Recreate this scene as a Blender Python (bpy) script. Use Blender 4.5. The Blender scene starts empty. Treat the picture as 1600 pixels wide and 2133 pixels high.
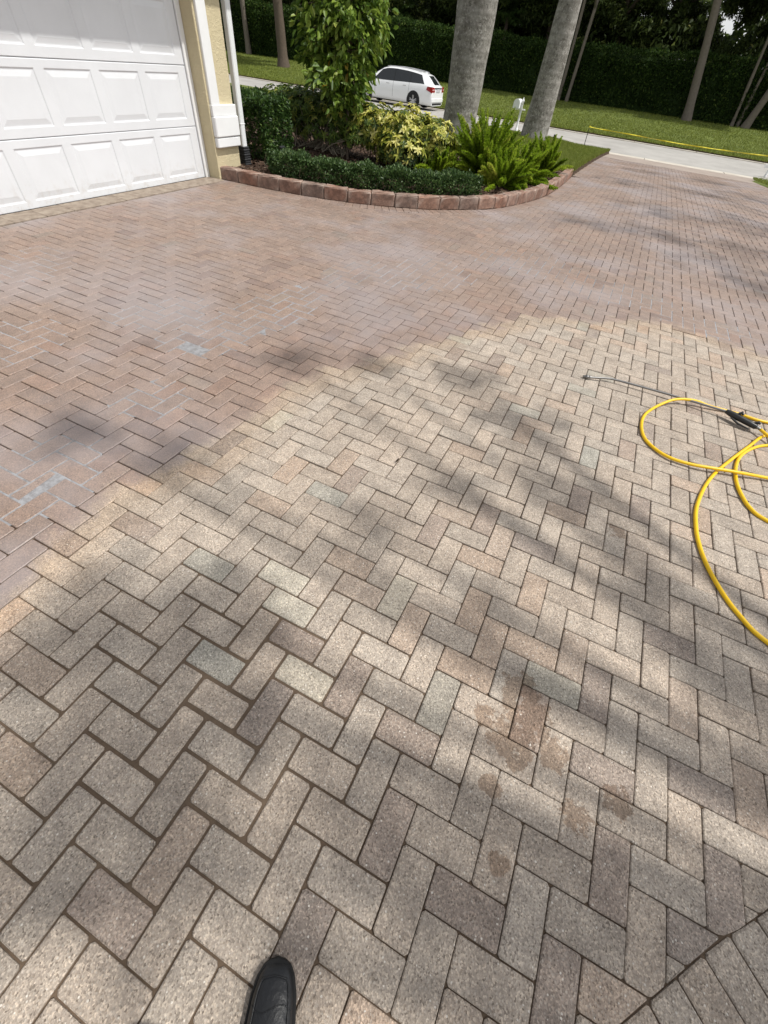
import bpy, bmesh, math, random
import numpy as np
from mathutils import Vector, Matrix

# ------------------------------------------------------------------ scene, camera, sky, sun, exposure
scene = bpy.context.scene
COL = scene.collection
R = math.radians
EYE = 1.4912
cam_d = bpy.data.cameras.new('camera')
cam = bpy.data.objects.new('camera', cam_d); COL.objects.link(cam)
cam_d.sensor_fit = 'HORIZONTAL'; cam_d.sensor_width = 36.0; cam_d.lens = 36.0 * 852.31 / 1600.0
cam_d.clip_start = 0.02; cam_d.clip_end = 2000.0
_rt = Vector((0.892363, 0.442464, 0.088958)); _up = Vector((-0.385136, 0.643811, 0.661194)); _fw = Vector((-0.235282, 0.624286, -0.744922))
_m = Matrix((_rt, _up, -_fw)).transposed().to_4x4(); _m.translation = Vector((0, 0, EYE))
cam.matrix_world = _m
scene.camera = cam

SUN_EL, SUN_AZ = R(60.0), R(14.0)                 # azimuth measured from +X towards +Y
SUNDIR = Vector((math.cos(SUN_EL) * math.cos(SUN_AZ), math.cos(SUN_EL) * math.sin(SUN_AZ), math.sin(SUN_EL)))
world = bpy.data.worlds.new('World'); scene.world = world; world.use_nodes = True
wn = world.node_tree.nodes; wl = world.node_tree.links
wn.clear()
w_out = wn.new('ShaderNodeOutputWorld'); w_bg = wn.new('ShaderNodeBackground'); w_sky = wn.new('ShaderNodeTexSky')
w_sky.sky_type = 'NISHITA'; w_sky.sun_disc = False
w_sky.sun_elevation = SUN_EL; w_sky.sun_rotation = math.atan2(SUNDIR.x, SUNDIR.y)
w_sky.air_density = 1.0; w_sky.dust_density = 1.6; w_sky.ozone_density = 1.0
w_bg.inputs['Strength'].default_value = 0.15
w_hs = wn.new('ShaderNodeHueSaturation'); w_hs.inputs['Saturation'].default_value = .16      # thin high cloud whitens the blue
wl.new(w_sky.outputs[0], w_hs.inputs['Color']); wl.new(w_hs.outputs[0], w_bg.inputs['Color']); wl.new(w_bg.outputs[0], w_out.inputs['Surface'])
sun_d = bpy.data.lights.new('sun', 'SUN'); sun_d.energy = 3.5; sun_d.angle = R(0.95); sun_d.color = (1.0, 0.965, 0.905)
sun = bpy.data.objects.new('sun', sun_d); COL.objects.link(sun)
sun.rotation_euler = SUNDIR.to_track_quat('Z', 'Y').to_euler(); sun.location = SUNDIR * 60
vs = scene.view_settings
vs.view_transform = 'Standard'; vs.look = 'None'; vs.gamma = 1.0; vs.use_curve_mapping = False; vs.exposure = 0.20
scene.cycles.use_denoising = True
scene.cycles.max_bounces = 6; scene.cycles.diffuse_bounces = 3; scene.cycles.transparent_max_bounces = 4

rng = np.random.default_rng(7)
random.seed(7)

# ------------------------------------------------------------------ helpers: objects
def tag(o, label=None, cat=None, group=None, kind=None):
    if label: o['label'] = label
    if cat: o['category'] = cat
    if group: o['group'] = group
    if kind: o['kind'] = kind
    return o

def empty(name, loc=(0, 0, 0)):
    o = bpy.data.objects.new(name, None); COL.objects.link(o); o.location = loc; o.empty_display_size = 0.1
    return o

def link(name, me, parent=None, loc=None):
    o = bpy.data.objects.new(name, me); COL.objects.link(o)
    if parent is not None:
        o.parent = parent
        if loc is None: loc = -world_loc(parent)       # mesh given in world coordinates
    if loc is not None: o.location = loc
    return o

def world_loc(o):
    v = Vector((0, 0, 0))
    while o is not None:
        v += o.location; o = o.parent
    return v

def copy_tree(o, parent=None):
    c = o.copy(); COL.objects.link(c); c.parent = parent
    for ch in list(o.children): copy_tree(ch, c)
    return c

class MB:
    """collects polygons of one mesh"""
    def __init__(self): self.v = []; self.f = []; self.mi = []; self.sm = []
    def add(self, vs, fs, mi=0, smooth=False):
        b = len(self.v); self.v.extend([tuple(p) for p in vs])
        for f in fs: self.f.append([b + i for i in f]); self.mi.append(mi); self.sm.append(smooth)
    def box(self, c, s, bev=0.0, mi=0, rot=None):
        c = Vector(c); hx, hy, hz = s[0] / 2, s[1] / 2, s[2] / 2
        b = min(bev, hx * .9, hy * .9, hz * .9)
        pts = []; fs = []
        if b <= 0:
            P = [(-hx, -hy, -hz), (hx, -hy, -hz), (hx, hy, -hz), (-hx, hy, -hz), (-hx, -hy, hz), (hx, -hy, hz), (hx, hy, hz), (-hx, hy, hz)]
            fs = [(0, 3, 2, 1), (4, 5, 6, 7), (0, 1, 5, 4), (1, 2, 6, 5), (2, 3, 7, 6), (3, 0, 4, 7)]
        else:
            # layered rings: bottom inset, bottom full, top full, top inset with cut corners
            def ring(x, y, z, k):
                return [(-x + k, -y, z), (x - k, -y, z), (x, -y + k, z), (x, y - k, z), (x - k, y, z), (-x + k, y, z), (-x, y - k, z), (-x, -y + k, z)]
            P = ring(hx - b, hy - b, -hz, b * .5) + ring(hx, hy, -hz + b, b) + ring(hx, hy, hz - b, b) + ring(hx - b, hy - b, hz, b * .5)
            fs = [tuple(range(7, -1, -1)), tuple(range(24, 32))]
            for r in range(3):
                for i in range(8):
                    j = (i + 1) % 8; fs.append((r * 8 + i, r * 8 + j, r * 8 + 8 + j, r * 8 + 8 + i))
        for p in P:
            q = Vector(p)
            if rot is not None: q = rot @ q
            pts.append(q + c)
        self.add(pts, fs, mi)
    def tube(self, pts, rad, n=10, mi=0, cap=True, smooth=True):
        pts = [Vector(p) for p in pts]; m = len(pts)
        rad = [rad] * m if not hasattr(rad, '__len__') else rad
        V = []; F = []
        t0 = (pts[1] - pts[0]).normalized(); u = t0.orthogonal().normalized()
        for i, p in enumerate(pts):
            t = (pts[min(i + 1, m - 1)] - pts[max(i - 1, 0)]).normalized()
            u = (u - t * u.dot(t)).normalized(); w = t.cross(u)
            for k in range(n):
                a = 2 * math.pi * k / n; V.append(p + (u * math.cos(a) + w * math.sin(a)) * rad[i])
        for i in range(m - 1):
            for k in range(n):
                j = (k + 1) % n; F.append((i * n + k, i * n + j, i * n + n + j, i * n + n + k))
        self.add(V, F, mi, smooth)
        if cap:
            self.add(V[:n], [tuple(range(n - 1, -1, -1))], mi); self.add(V[-n:], [tuple(range(n))], mi)
    def lathe(self, prof, c=(0, 0, 0), n=16, mi=0, axis='Z', smooth=True):
        V = []; F = []
        for r, h in prof:
            for k in range(n):
                a = 2 * math.pi * k / n; x, y = r * math.cos(a), r * math.sin(a)
                q = (x, y, h) if axis == 'Z' else ((x, h, y) if axis == 'Y' else (h, x, y))
                V.append((q[0] + c[0], q[1] + c[1], q[2] + c[2]))
        for i in range(len(prof) - 1):
            for k in range(n):
                j = (k + 1) % n; F.append((i * n + k, i * n + j, i * n + n + j, i * n + n + k))
        self.add(V, F, mi, smooth)
    def mesh(self, name, mats):
        me = bpy.data.meshes.new(name); me.from_pydata(self.v, [], self.f)
        if not isinstance(mats, (list, tuple)): mats = [mats]
        for m in mats: me.materials.append(m)
        me.polygons.foreach_set('material_index', self.mi); me.polygons.foreach_set('use_smooth', self.sm)
        me.update(); return me
    def build(self, name, mats, parent=None, loc=None): return link(name, self.mesh(name, mats), parent, loc)

def np_mesh(name, V, F, mat, tone=None, smooth=False):
    """V (n,3), F (m,k) arrays; tone: one value for each face"""
    V = np.ascontiguousarray(V, dtype=np.float32); F = np.ascontiguousarray(F, dtype=np.int32); m, k = F.shape
    me = bpy.data.meshes.new(name)
    me.vertices.add(len(V)); me.vertices.foreach_set('co', V.ravel())
    me.loops.add(m * k); me.loops.foreach_set('vertex_index', F.ravel())
    me.polygons.add(m); me.polygons.foreach_set('loop_start', np.arange(0, m * k, k, dtype=np.int32))
    try: me.polygons.foreach_set('loop_total', np.full(m, k, dtype=np.int32))
    except Exception: pass
    if smooth: me.polygons.foreach_set('use_smooth', np.ones(m, dtype=bool))
    me.materials.append(mat)
    if tone is not None:
        a = me.attributes.new('tone', 'FLOAT', 'FACE'); a.data.foreach_set('value', np.ascontiguousarray(tone, dtype=np.float32))
    me.update(calc_edges=True); me.validate()
    return me

# ------------------------------------------------------------------ helpers: materials
class NT:
    def __init__(self, name):
        self.m = bpy.data.materials.new(name); self.m.use_nodes = True
        self.t = self.m.node_tree; self.t.nodes.clear()
        self.out = self.t.nodes.new('ShaderNodeOutputMaterial')
    def n(self, typ, **kw):
        nd = self.t.nodes.new(typ)
        for k, v in kw.items(): setattr(nd, k, v)
        return nd
    def l(self, a, b): self.t.links.new(a, b)
    def val(self, x, sock):
        if hasattr(x, 'is_linked') or isinstance(x, bpy.types.NodeSocket): self.l(x, sock)
        else: sock.default_value = x
    def math(self, op, a, b=None, c=None, clamp=False):
        nd = self.n('ShaderNodeMath', operation=op); nd.use_clamp = clamp
        self.val(a, nd.inputs[0])
        if b is not None: self.val(b, nd.inputs[1])
        if c is not None: self.val(c, nd.inputs[2])
        return nd.outputs[0]
    def mix(self, f, a, b, blend='MIX'):
        nd = self.n('ShaderNodeMix', data_type='RGBA', blend_type=blend)
        self.val(f, nd.inputs[0]); self.val(a if not isinstance(a, tuple) else (*a, 1)[:4], nd.inputs[6]); self.val(b if not isinstance(b, tuple) else (*b, 1)[:4], nd.inputs[7])
        return nd.outputs[2]
    def noise(self, scale, detail=3, rough=.55, vec=None, dim='3D'):
        nd = self.n('ShaderNodeTexNoise', noise_dimensions=dim); nd.inputs['Scale'].default_value = scale; nd.inputs['Detail'].default_value = detail; nd.inputs['Roughness'].default_value = rough
        if vec is not None: self.l(vec, nd.inputs['Vector'])
        return nd
    def voro(self, scale, vec=None, feature='F1'):
        nd = self.n('ShaderNodeTexVoronoi', feature=feature); nd.inputs['Scale'].default_value = scale
        if vec is not None: self.l(vec, nd.inputs['Vector'])
        return nd
    def ramp(self, f, stops):
        nd = self.n('ShaderNodeValToRGB'); cr = nd.color_ramp
        while len(cr.elements) < len(stops): cr.elements.new(0.5)
        for e, (p, c) in zip(cr.elements, stops): e.position = p; e.color = (*c, 1)[:4]
        self.l(f, nd.inputs[0]); return nd.outputs[0]
    def maprange(self, v, a, b, c=0.0, d=1.0, smooth=True):
        nd = self.n('ShaderNodeMapRange'); nd.interpolation_type = 'SMOOTHSTEP' if smooth else 'LINEAR'
        self.val(v, nd.inputs[0])
        for i, x in enumerate((a, b, c, d)): nd.inputs[1 + i].default_value = x
        return nd.outputs[0]
    def bump(self, h, strength, dist=0.01, normal=None):
        nd = self.n('ShaderNodeBump'); nd.inputs['Strength'].default_value = strength; nd.inputs['Distance'].default_value = dist
        self.l(h, nd.inputs['Height'])
        if normal is not None: self.l(normal, nd.inputs['Normal'])
        return nd.outputs[0]
    def pos(self): return self.n('ShaderNodeNewGeometry').outputs['Position']
    def obj(self): return self.n('ShaderNodeTexCoord').outputs['Object']
    def bsdf(self, col, rough=.6, spec=.5, metal=0.0, normal=None, **kw):
        b = self.n('ShaderNodeBsdfPrincipled')
        self.val((*col, 1)[:4] if isinstance(col, tuple) else col, b.inputs['Base Color'])
        self.val(rough, b.inputs['Roughness']); self.val(spec, b.inputs['Specular IOR Level']); self.val(metal, b.inputs['Metallic'])
        if normal is not None: self.l(normal, b.inputs['Normal'])
        for k, v in kw.items(): self.val(v, b.inputs[k.replace('_', ' ')])
        return b
    def done(self, b):
        self.l(b.outputs[0] if hasattr(b, 'outputs') else b, self.out.inputs['Surface']); return self.m

def simple(name, col, rough=.5, spec=.5, metal=0.0, var=.12, scale=9.0, bump=0.0, bscale=60.0, **kw):
    t = NT(name); p = t.obj()
    n = t.noise(scale, 4, .6, p).outputs['Fac']
    c = t.mix(n, tuple(x * (1 - var) for x in col), tuple(min(1, x * (1 + var)) for x in col))
    nrm = t.bump(t.noise(bscale, 3, .6, p).outputs['Fac'], bump, .01) if bump else None
    r = t.math('ADD', t.math('MULTIPLY', t.noise(scale * 2.3, 2, .5, p).outputs['Fac'], .16), rough - .08)
    return t.done(t.bsdf(c, r, spec, metal, nrm, **kw))

def leafmat(name, stops, rough=.42, trans=.35, spec=.5):
    t = NT(name)
    a = t.n('ShaderNodeAttribute', attribute_name='tone', attribute_type='GEOMETRY').outputs['Fac']
    nz = t.noise(3.0, 2, .5, t.pos()).outputs['Fac']
    f = t.math('ADD', a, t.math('MULTIPLY', t.math('SUBTRACT', nz, .5), .22), clamp=True)
    c = t.ramp(f, stops)
    b = t.bsdf(c, max(rough, .42), spec * .55)
    tr = t.n('ShaderNodeBsdfTranslucent'); t.l(t.mix(.5, c, (0.30, 0.36, 0.03), 'MIX') if False else c, tr.inputs['Color'])
    mx = t.n('ShaderNodeMixShader'); mx.inputs[0].default_value = trans
    t.l(b.outputs[0], mx.inputs[1]); t.l(tr.outputs[0], mx.inputs[2])
    return t.done(mx.outputs[0])

# ------------------------------------------------------------------ ground profile (the driveway falls to the street)
_py = np.array([-30, 0, 8, 11, 14, 17, 20, 22, 23.6, 24.4, 31.2]); _pz = np.array([0, 0, 0, -.03, -.08, -.16, -.27, -.36, -.45, -.485, -.49])
_ty = np.arange(-30, 33, .05); _tz = np.interp(_ty, _py, _pz); _tz = np.convolve(np.pad(_tz, 16, mode='edge'), np.ones(33) / 33, 'valid')
def zd(y): return np.interp(y, _ty, _tz)
def z_far(y): return np.interp(y, [31.2, 34, 44, 60, 200], [-.42, -.30, .23, .45, .6])
def z_isl(x, y):
    x = np.asarray(x, float); y = np.asarray(y, float)
    edge = np.clip((-1.36 - x) / 2.4, 0, 1); edge = edge * edge * (3 - 2 * edge)
    st = np.clip((23.5 - y) / 3.0, 0, 1); st = st * st * (3 - 2 * st)
    return zd(y) + .10 + .15 * edge * st + .012 * np.sin(x * 2.1 + y) * edge

def in_poly(P, poly):
    P = np.asarray(P, float); x, y = P[:, 0], P[:, 1]; inside = np.zeros(len(P), bool); n = len(poly)
    for i in range(n):
        x1, y1 = poly[i]; x2, y2 = poly[(i + 1) % n]
        if y1 == y2: continue
        c = ((y1 > y) != (y2 > y)) & (x < (x2 - x1) * (y - y1) / (y2 - y1) + x1); inside ^= c
    return inside
def seg_dist(P, poly, closed=False):
    P = np.asarray(P, float); d = np.full(len(P), 1e9); n = len(poly)
    for i in range(n if closed else n - 1):
        a = np.array(poly[i]); b = np.array(poly[(i + 1) % n]); ab = b - a
        t = np.clip(((P - a) @ ab) / max(ab @ ab, 1e-12), 0, 1); q = a + t[:, None] * ab
        d = np.minimum(d, np.hypot(*(P - q).T))
    return d
def catmull(pts, step=.05):
    P = [np.array(p, float) for p in pts]; P = [2 * P[0] - P[1]] + P + [2 * P[-1] - P[-2]]; out = []
    for i in range(1, len(P) - 2):
        k = max(2, int(np.linalg.norm(P[i + 1] - P[i]) / step))
        for j in range(k):
            t = j / k
            out.append(.5 * ((2 * P[i]) + (P[i + 1] - P[i - 1]) * t + (2 * P[i - 1] - 5 * P[i] + 4 * P[i + 1] - P[i + 2]) * t * t + (3 * P[i] - P[i - 1] - 3 * P[i + 1] + P[i + 2]) * t ** 3))
    out.append(P[-2]); return out
def resample(pts, step):
    P = np.array(pts, float); s = np.r_[0, np.cumsum(np.linalg.norm(np.diff(P, axis=0), axis=1))]
    n = max(2, int(round(s[-1] / step)) + 1); q = np.linspace(0, s[-1], n)
    return np.stack([np.interp(q, s, P[:, i]) for i in range(P.shape[1])], 1)

CURB = catmull([(-5.60, 5.985), (-4.59, 6.07), (-3.607, 6.32), (-2.724, 6.81), (-2.245, 7.29), (-1.764, 8.01), (-1.40, 9.55), (-1.33, 11.2), (-1.36, 12.95)], .04)
CURB = [tuple(p) for p in CURB]
RIGHT = [tuple(p) for p in catmull([(-.10, -.95), (.35, -.40), (.753, .076), (.812, .143), (1.0, .359), (1.116, .471), (1.70, 1.15), (2.6, 2.3), (3.6, 4.4), (4.15, 8.0), (4.10, 14.0), (3.62, 19.2), (3.40, 21.4), (3.62, 22.7), (4.5, 23.9)], .08)]
# dry patch (everything else is still wet from the washing)
WETLINE = [(-1.54, -.6), (-1.54, .12), (-1.58, .38), (-1.59, .71), (-1.56, .90), (-1.46, 1.20), (-1.45, 1.47), (-1.48, 1.74), (-1.44, 2.04), (-1.15, 2.61), (-.93, 3.04), (-.68, 3.50), (-.43, 4.02), (.01, 4.29), (.42, 4.56), (.85, 4.79), (1.27, 4.68), (1.66, 4.70), (6.0, 4.9)]
DRYPOLY = WETLINE + [(6.0, -6.0), (-1.5, -6.0)]
def wet_sd(P):
    d = seg_dist(P, WETLINE); return np.where(in_poly(P, DRYPOLY), -d, d)

# ------------------------------------------------------------------ paver material
def paver_material():
    t = NT('concrete_paver'); p = t.pos()
    col = t.n('ShaderNodeAttribute', attribute_name='pcol', attribute_type='GEOMETRY').outputs['Color']
    sd = t.n('ShaderNodeAttribute', attribute_name='wet', attribute_type='GEOMETRY').outputs['Fac']
    # worn blotches and fine exposed aggregate
    blot = t.noise(11, 4, .62, p).outputs['Fac']
    c = t.mix(t.maprange(blot, .32, .70), t.mix(1.0, col, (.84, .83, .82), 'MULTIPLY'), t.mix(1.0, col, (1.10, 1.09, 1.07), 'MULTIPLY'))
    g1 = t.voro(250, p); g1f = t.n('ShaderNodeSeparateColor'); t.l(g1.outputs['Color'], g1f.inputs[0])
    c = t.mix(t.math('MULTIPLY', t.maprange(g1f.outputs[0], .58, 1.0, smooth=False), .75), c, t.mix(1.0, c, (1.75, 1.72, 1.66), 'MULTIPLY'))
    c = t.mix(t.math('MULTIPLY', t.maprange(g1f.outputs[1], .70, 1.0, smooth=False), .75), c, t.mix(1.0, c, (.36, .34, .32), 'MULTIPLY'))
    g2 = t.voro(135, p); g2f = t.n('ShaderNodeSeparateColor'); t.l(g2.outputs['Color'], g2f.inputs[0])
    fleck = t.math('MULTIPLY', t.math('GREATER_THAN', g2f.outputs[0], .955), t.math('LESS_THAN', g2.outputs['Distance'], .34))
    c = t.mix(t.math('MULTIPLY', t.maprange(g1f.outputs[2], .80, 1.0, smooth=False), .45), c, (.50, .455, .40))
    c = t.mix(t.math('MULTIPLY', fleck, .8), c, (.66, .62, .56))
    fine = t.noise(260, 2, .7, p).outputs['Fac']
    mid = t.noise(120, 3, .7, p).outputs['Fac']
    c = t.mix(t.maprange(mid, .36, .64), t.mix(1.0, c, (.86, .85, .84), 'MULTIPLY'), t.mix(1.0, c, (1.11, 1.10, 1.09), 'MULTIPLY'))
    # damp blotches left on the dry part
    mask = None
    for (sx, sy, ra) in ((.344, .735, .085), (.375, .655, .10), (.25, .586, .045), (.365, .56, .10), (.489, .575, .065), (.325, .39, .042), (.586, .441, .055), (.70, .54, .055), (.402, .225, .036), (.60, 1.74, .055), (.43, .61, .06)):
        v = t.n('ShaderNodeVectorMath', operation='DISTANCE'); t.l(p, v.inputs[0]); v.inputs[1].default_value = (sx, sy, 0)
        m = t.maprange(v.outputs['Value'], ra * .35, ra * 1.75, 1.0, 0.0)
        mask = m if mask is None else t.math('MAXIMUM', mask, m)
    sn = t.noise(24, 6, .66, p).outputs['Fac']
    spot = t.maprange(t.math('MULTIPLY', mask, t.math('ADD', t.math('MULTIPLY', sn, 1.9), -.35)), .40, .49)
    # wetness
    wn1 = t.noise(3.2, 4, .6, p).outputs['Fac']; wn2 = t.noise(19, 3, .6, p).outputs['Fac']
    s = t.math('ADD', sd, t.math('ADD', t.math('MULTIPLY', t.math('SUBTRACT', wn1, .5), .26), t.math('MULTIPLY', t.math('SUBTRACT', wn2, .5), .14)))
    wet = t.maprange(s, -.05, .10)
    edge = t.math('MULTIPLY', t.maprange(s, -.26, -.01), t.math('SUBTRACT', 1.0, wet))          # drying rim, tannin brown
    c = t.mix(t.math('MULTIPLY', edge, .5), c, t.mix(1.0, c, (.92, .79, .65), 'MULTIPLY'))
    c = t.mix(t.math('MULTIPLY', spot, .72), c, t.mix(1.0, c, (.53, .43, .355), 'MULTIPLY'))
    wetc = t.mix(1.0, c, (.64, .525, .478), 'MULTIPLY')
    slurry_sheen = t.maprange(t.noise(.75, 4, .6, p).outputs['Fac'], .42, .66)
    wetc = t.mix(t.math('ADD', .10, t.math('MULTIPLY', slurry_sheen, .46)), wetc, (.300, .272, .280))  # greyish slurry tint, also painting in the lavender sheen of the sky
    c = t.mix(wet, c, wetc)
    film = t.maprange(t.noise(1.1, 3, .6, p).outputs['Fac'], .38, .64)
    rw = t.math('ADD', .46, t.math('MULTIPLY', t.math('SUBTRACT', 1.0, film), .22))
    rough = t.math('ADD', t.math('MULTIPLY', wet, rw), t.math('MULTIPLY', t.math('SUBTRACT', 1.0, wet), .88))
    rough = t.math('SUBTRACT', rough, t.math('MULTIPLY', spot, .15))
    h = t.math('ADD', t.math('MULTIPLY', g1.outputs['Distance'], .8), t.math('ADD', t.math('MULTIPLY', fine, .5), t.math('MULTIPLY', blot, .6)))
    bs = t.n('ShaderNodeBump'); bs.inputs['Distance'].default_value = .004
    t.l(h, bs.inputs['Height']); t.l(t.math('SUBTRACT', .62, t.math('MULTIPLY', wet, .36)), bs.inputs['Strength'])
    spec = t.math('ADD', .32, t.math('MULTIPLY', wet, .33))
    return t.done(t.bsdf(c, rough, spec, 0.0, bs.outputs[0]))
def sand_material():
    t = NT('joint_sand'); p = t.pos()
    sd = t.n('ShaderNodeAttribute', attribute_name='wet', attribute_type='GEOMETRY').outputs['Fac']
    n = t.noise(40, 4, .65, p).outputs['Fac']
    c = t.mix(n, (.080, .055, .037), (.180, .128, .086))
    wet = t.maprange(sd, -.05, .12)
    c = t.mix(wet, c, t.mix(1.0, c, (.62, .55, .52), 'MULTIPLY'))
    return t.done(t.bsdf(c, t.math('SUBTRACT', .9, t.math('MULTIPLY', wet, .45)), .4, 0, t.bump(t.noise(300, 2, .7, p).outputs['Fac'], .7, .004)))
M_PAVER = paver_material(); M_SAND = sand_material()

# ------------------------------------------------------------------ driveway
U = .1016; OX, OY = -.4699, -.0549
SPECIAL = {}
for q in [(-12, 4), (-12, 26), (-10, 6), (-10, 12), (-8, 46), (-3, 13), (-1, -3), (-1, 5), (0, 2), (2, 4), (2, 12), (4, -2), (4, 4), (4, 14), (5, 1), (6, 14), (7, 1), (8, 6), (8, 18), (10, 0), (10, 6), (10, 8), (10, 24), (11, 3), (11, 19), (12, 12), (13, 3), (13, 7), (14, 4)]: SPECIAL[q] = 'd'
for q in [(-6, 6), (-4, 12), (-3, 3), (3, 25), (5, 5), (8, 22)]: SPECIAL[q] = 'b'
for q in [(-18, 20), (-12, 8), (-8, 0), (-6, 10), (3, 7), (4, 12), (5, 9), (7, 9), (7, 11)]: SPECIAL[q] = 'p'
for q in [(-9, 15), (-3, 7), (-2, 6), (0, 4), (2, 8), (8, 8)]: SPECIAL[q] = 'l'
PC = {'n': (.368, .319, .272), 'd': (.298, .248, .214), 'b': (.345, .326, .286), 'p': (.378, .306, .250), 'l': (.395, .365, .310)}
def paver_color(key=None):
    r = random.random(); j = random.uniform(.90, 1.08); k = SPECIAL.get(key)
    if k is None:
        near = key is not None and -14 < key[0] < 16 and key[1] < 26
        if near: k = 'n' if r < .93 else 'p'
        else: k = 'n' if r < .85 else ('p' if r < .92 else ('d' if r < .985 else 'b'))
    c = PC[k]; h = random.uniform(-.008, .008)
    return (c[0] * j + h, c[1] * j, c[2] * j - h * .6, 1.0)

class Pavers:
    def __init__(self): self.v = []; self.f = []; self.c = []; self.o = []
    def add(self, poly, col, ch=.0042, ztop=0.0, tilt=(0, 0), rnd=.006):
        """poly: ccw plan outline of one paver"""
        n = len(poly); cx = sum(p[0] for p in poly) / n; cy = sum(p[1] for p in poly) / n
        if rnd > 0:
            q = []
            for i in range(n):
                a = Vector(poly[i - 1]); b = Vector(poly[i]); c = Vector(poly[(i + 1) % n])
                r1 = rnd * random.uniform(.6, 1.7); d1 = (a - b); d2 = (c - b)
                if d1.length < .03 or d2.length < .03: q.append(tuple(b)); continue
                q.append(tuple(b + d1.normalized() * r1)); q.append(tuple(b + d2.normalized() * r1))
            poly = q; n = len(poly)
        b = len(self.v)
        def z(x, y): return float(zd(y)) + ztop + tilt[0] * (x - cx) + tilt[1] * (y - cy)
        ins = []
        for i in range(n):
            a = Vector(poly[i - 1]); q = Vector(poly[i]); c = Vector(poly[(i + 1) % n])
            e1 = (q - a).normalized(); e2 = (c - q).normalized(); nn = Vector((-(e1.y + e2.y), e1.x + e2.x))
            if nn.length < 1e-6: nn = Vector((-e1.y, e1.x))
            nn.normalize(); s = max(.35, nn.dot(Vector((-e1.y, e1.x)))); ins.append(q + nn * (ch / s))
        for p in ins: self.v.append((p.x, p.y, z(p.x, p.y)))
        for p in poly: self.v.append((p[0], p[1], z(p[0], p[1]) - ch * .75))
        for p in poly: self.v.append((p[0], p[1], z(p[0], p[1]) - .016))
        self.f.append(list(range(b, b + n)))
        for r in (0, 1):
            for i in range(n):
                j = (i + 1) % n; self.f.append([b + r * n + j, b + r * n + i, b + r * n + n + i, b + r * n + n + j])
        self.c.extend([col] * (3 * n)); self.o.extend([random.gauss(0, .035)] * (3 * n))
    def mesh(self, name):
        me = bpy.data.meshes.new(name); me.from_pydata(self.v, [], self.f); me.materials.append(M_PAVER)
        a = me.attributes.new('pcol', 'FLOAT_COLOR', 'POINT'); a.data.foreach_set('color', np.array(self.c, np.float32).ravel())
        w = me.attributes.new('wet', 'FLOAT', 'POINT'); w.data.foreach_set('value', (wet_sd(np.array(self.v)[:, :2]) + np.array(self.o)).astype(np.float32))
        me.update(); return me

BW = .205                                                    # border course width
def offset_line(line, d):
    L = np.array(line, float); t = np.gradient(L, axis=0); t /= np.linalg.norm(t, axis=1)[:, None]
    return L + d * np.stack([t[:, 1], -t[:, 0]], 1)            # to the right of travel
CURB_OUT = [tuple(p) for p in offset_line(CURB, BW)]
RIGHT_IN = [tuple(p) for p in RIGHT]                             # the herringbone stops here, the border lies outside it
APRON_Y = 20.6
FIELD = [(-5.455, -3.2), (-.9, -3.2)] + RIGHT_IN + [(4.9, APRON_Y + 4), (-1.33, APRON_Y + 4)] + [(-1.33 + 0.0, 12.95 + .001)] + CURB_OUT[::-1][1:] + [(-5.455, CURB_OUT[0][1])]
FIELD = [q for q in FIELD]
def clip_half(poly, a, nrm):
    out = []
    for i in range(len(poly)):
        p = Vector(poly[i]); q = Vector(poly[(i + 1) % len(poly)]); dp = (p - a).dot(nrm); dq = (q - a).dot(nrm)
        if dp >= 0: out.append(tuple(p))
        if (dp >= 0) != (dq >= 0): out.append(tuple(p + (q - p) * (dp / (dp - dq))))
    return out
BOUNDS = [np.array(CURB_OUT), np.array(RIGHT_IN)]
BSEGS = []
for L_, sgn in ((CURB_OUT, 1), (RIGHT_IN, -1), ([(-5.455, -3.3 + .1 * q) for q in range(95)], 1)):
    for i in range(len(L_) - 1):
        a = Vector(L_[i]); b = Vector(L_[i + 1]); t_ = (b - a)
        if t_.length < 1e-6: continue
        t_.normalize(); BSEGS.append((a, b, Vector((t_.y, -t_.x)) * sgn))
BMID = np.array([((a + b) / 2)[:] for a, b, n_ in BSEGS])

def plate_params(cx, cy):
    # joints: tight, except for the sandy wide ones at lower left
    wide = math.exp(-(((cx + .62) / .55) ** 2 + ((cy - .15) / .55) ** 2)) if cx < .1 else 0
    gap = (.0013 if cy < 1.3 and cx > -1.5 else .0021) + .0052 * wide * random.uniform(.3, 1.25) + random.uniform(0, .0008)
    return gap
cells = []
for i in range(-60, 70):
    for j in range(-40, 250):
        m = (i + j) % 4
        if m == 0: w, h = 2, 1
        elif m == 2: w, h = 1, 2
        else: continue
        cells.append((OX + i * U, OY + j * U, w * U, h * U))
cells = np.array(cells)
cc = cells[:, :2] + cells[:, 2:] / 2
corners = [cells[:, :2] + cells[:, 2:] * np.array(o) for o in ((0, 0), (1, 0), (1, 1), (0, 1))]
ins = [in_poly(c, FIELD) for c in corners]; nin = sum(x.astype(int) for x in ins)
keep = (nin > 0) & (cells[:, 1] < APRON_Y)
# which pavers show largest: the nearest ones inside the camera's view
P3 = np.c_[cc, np.zeros(len(cc))] - np.array([0, 0, EYE])
dep = P3 @ np.array(_fw); uu = P3 @ np.array(_rt) / np.maximum(dep, .01) * 852.31; vv = P3 @ np.array(_up) / np.maximum(dep, .01) * 852.31
vis = (dep > .1) & (np.abs(uu) < 850) & (np.abs(vv) < 1120)
dist = np.linalg.norm(P3, axis=1)
order = [k for k in np.argsort(dist) if keep[k] and vis[k]]
single = set(order[:284])

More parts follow.
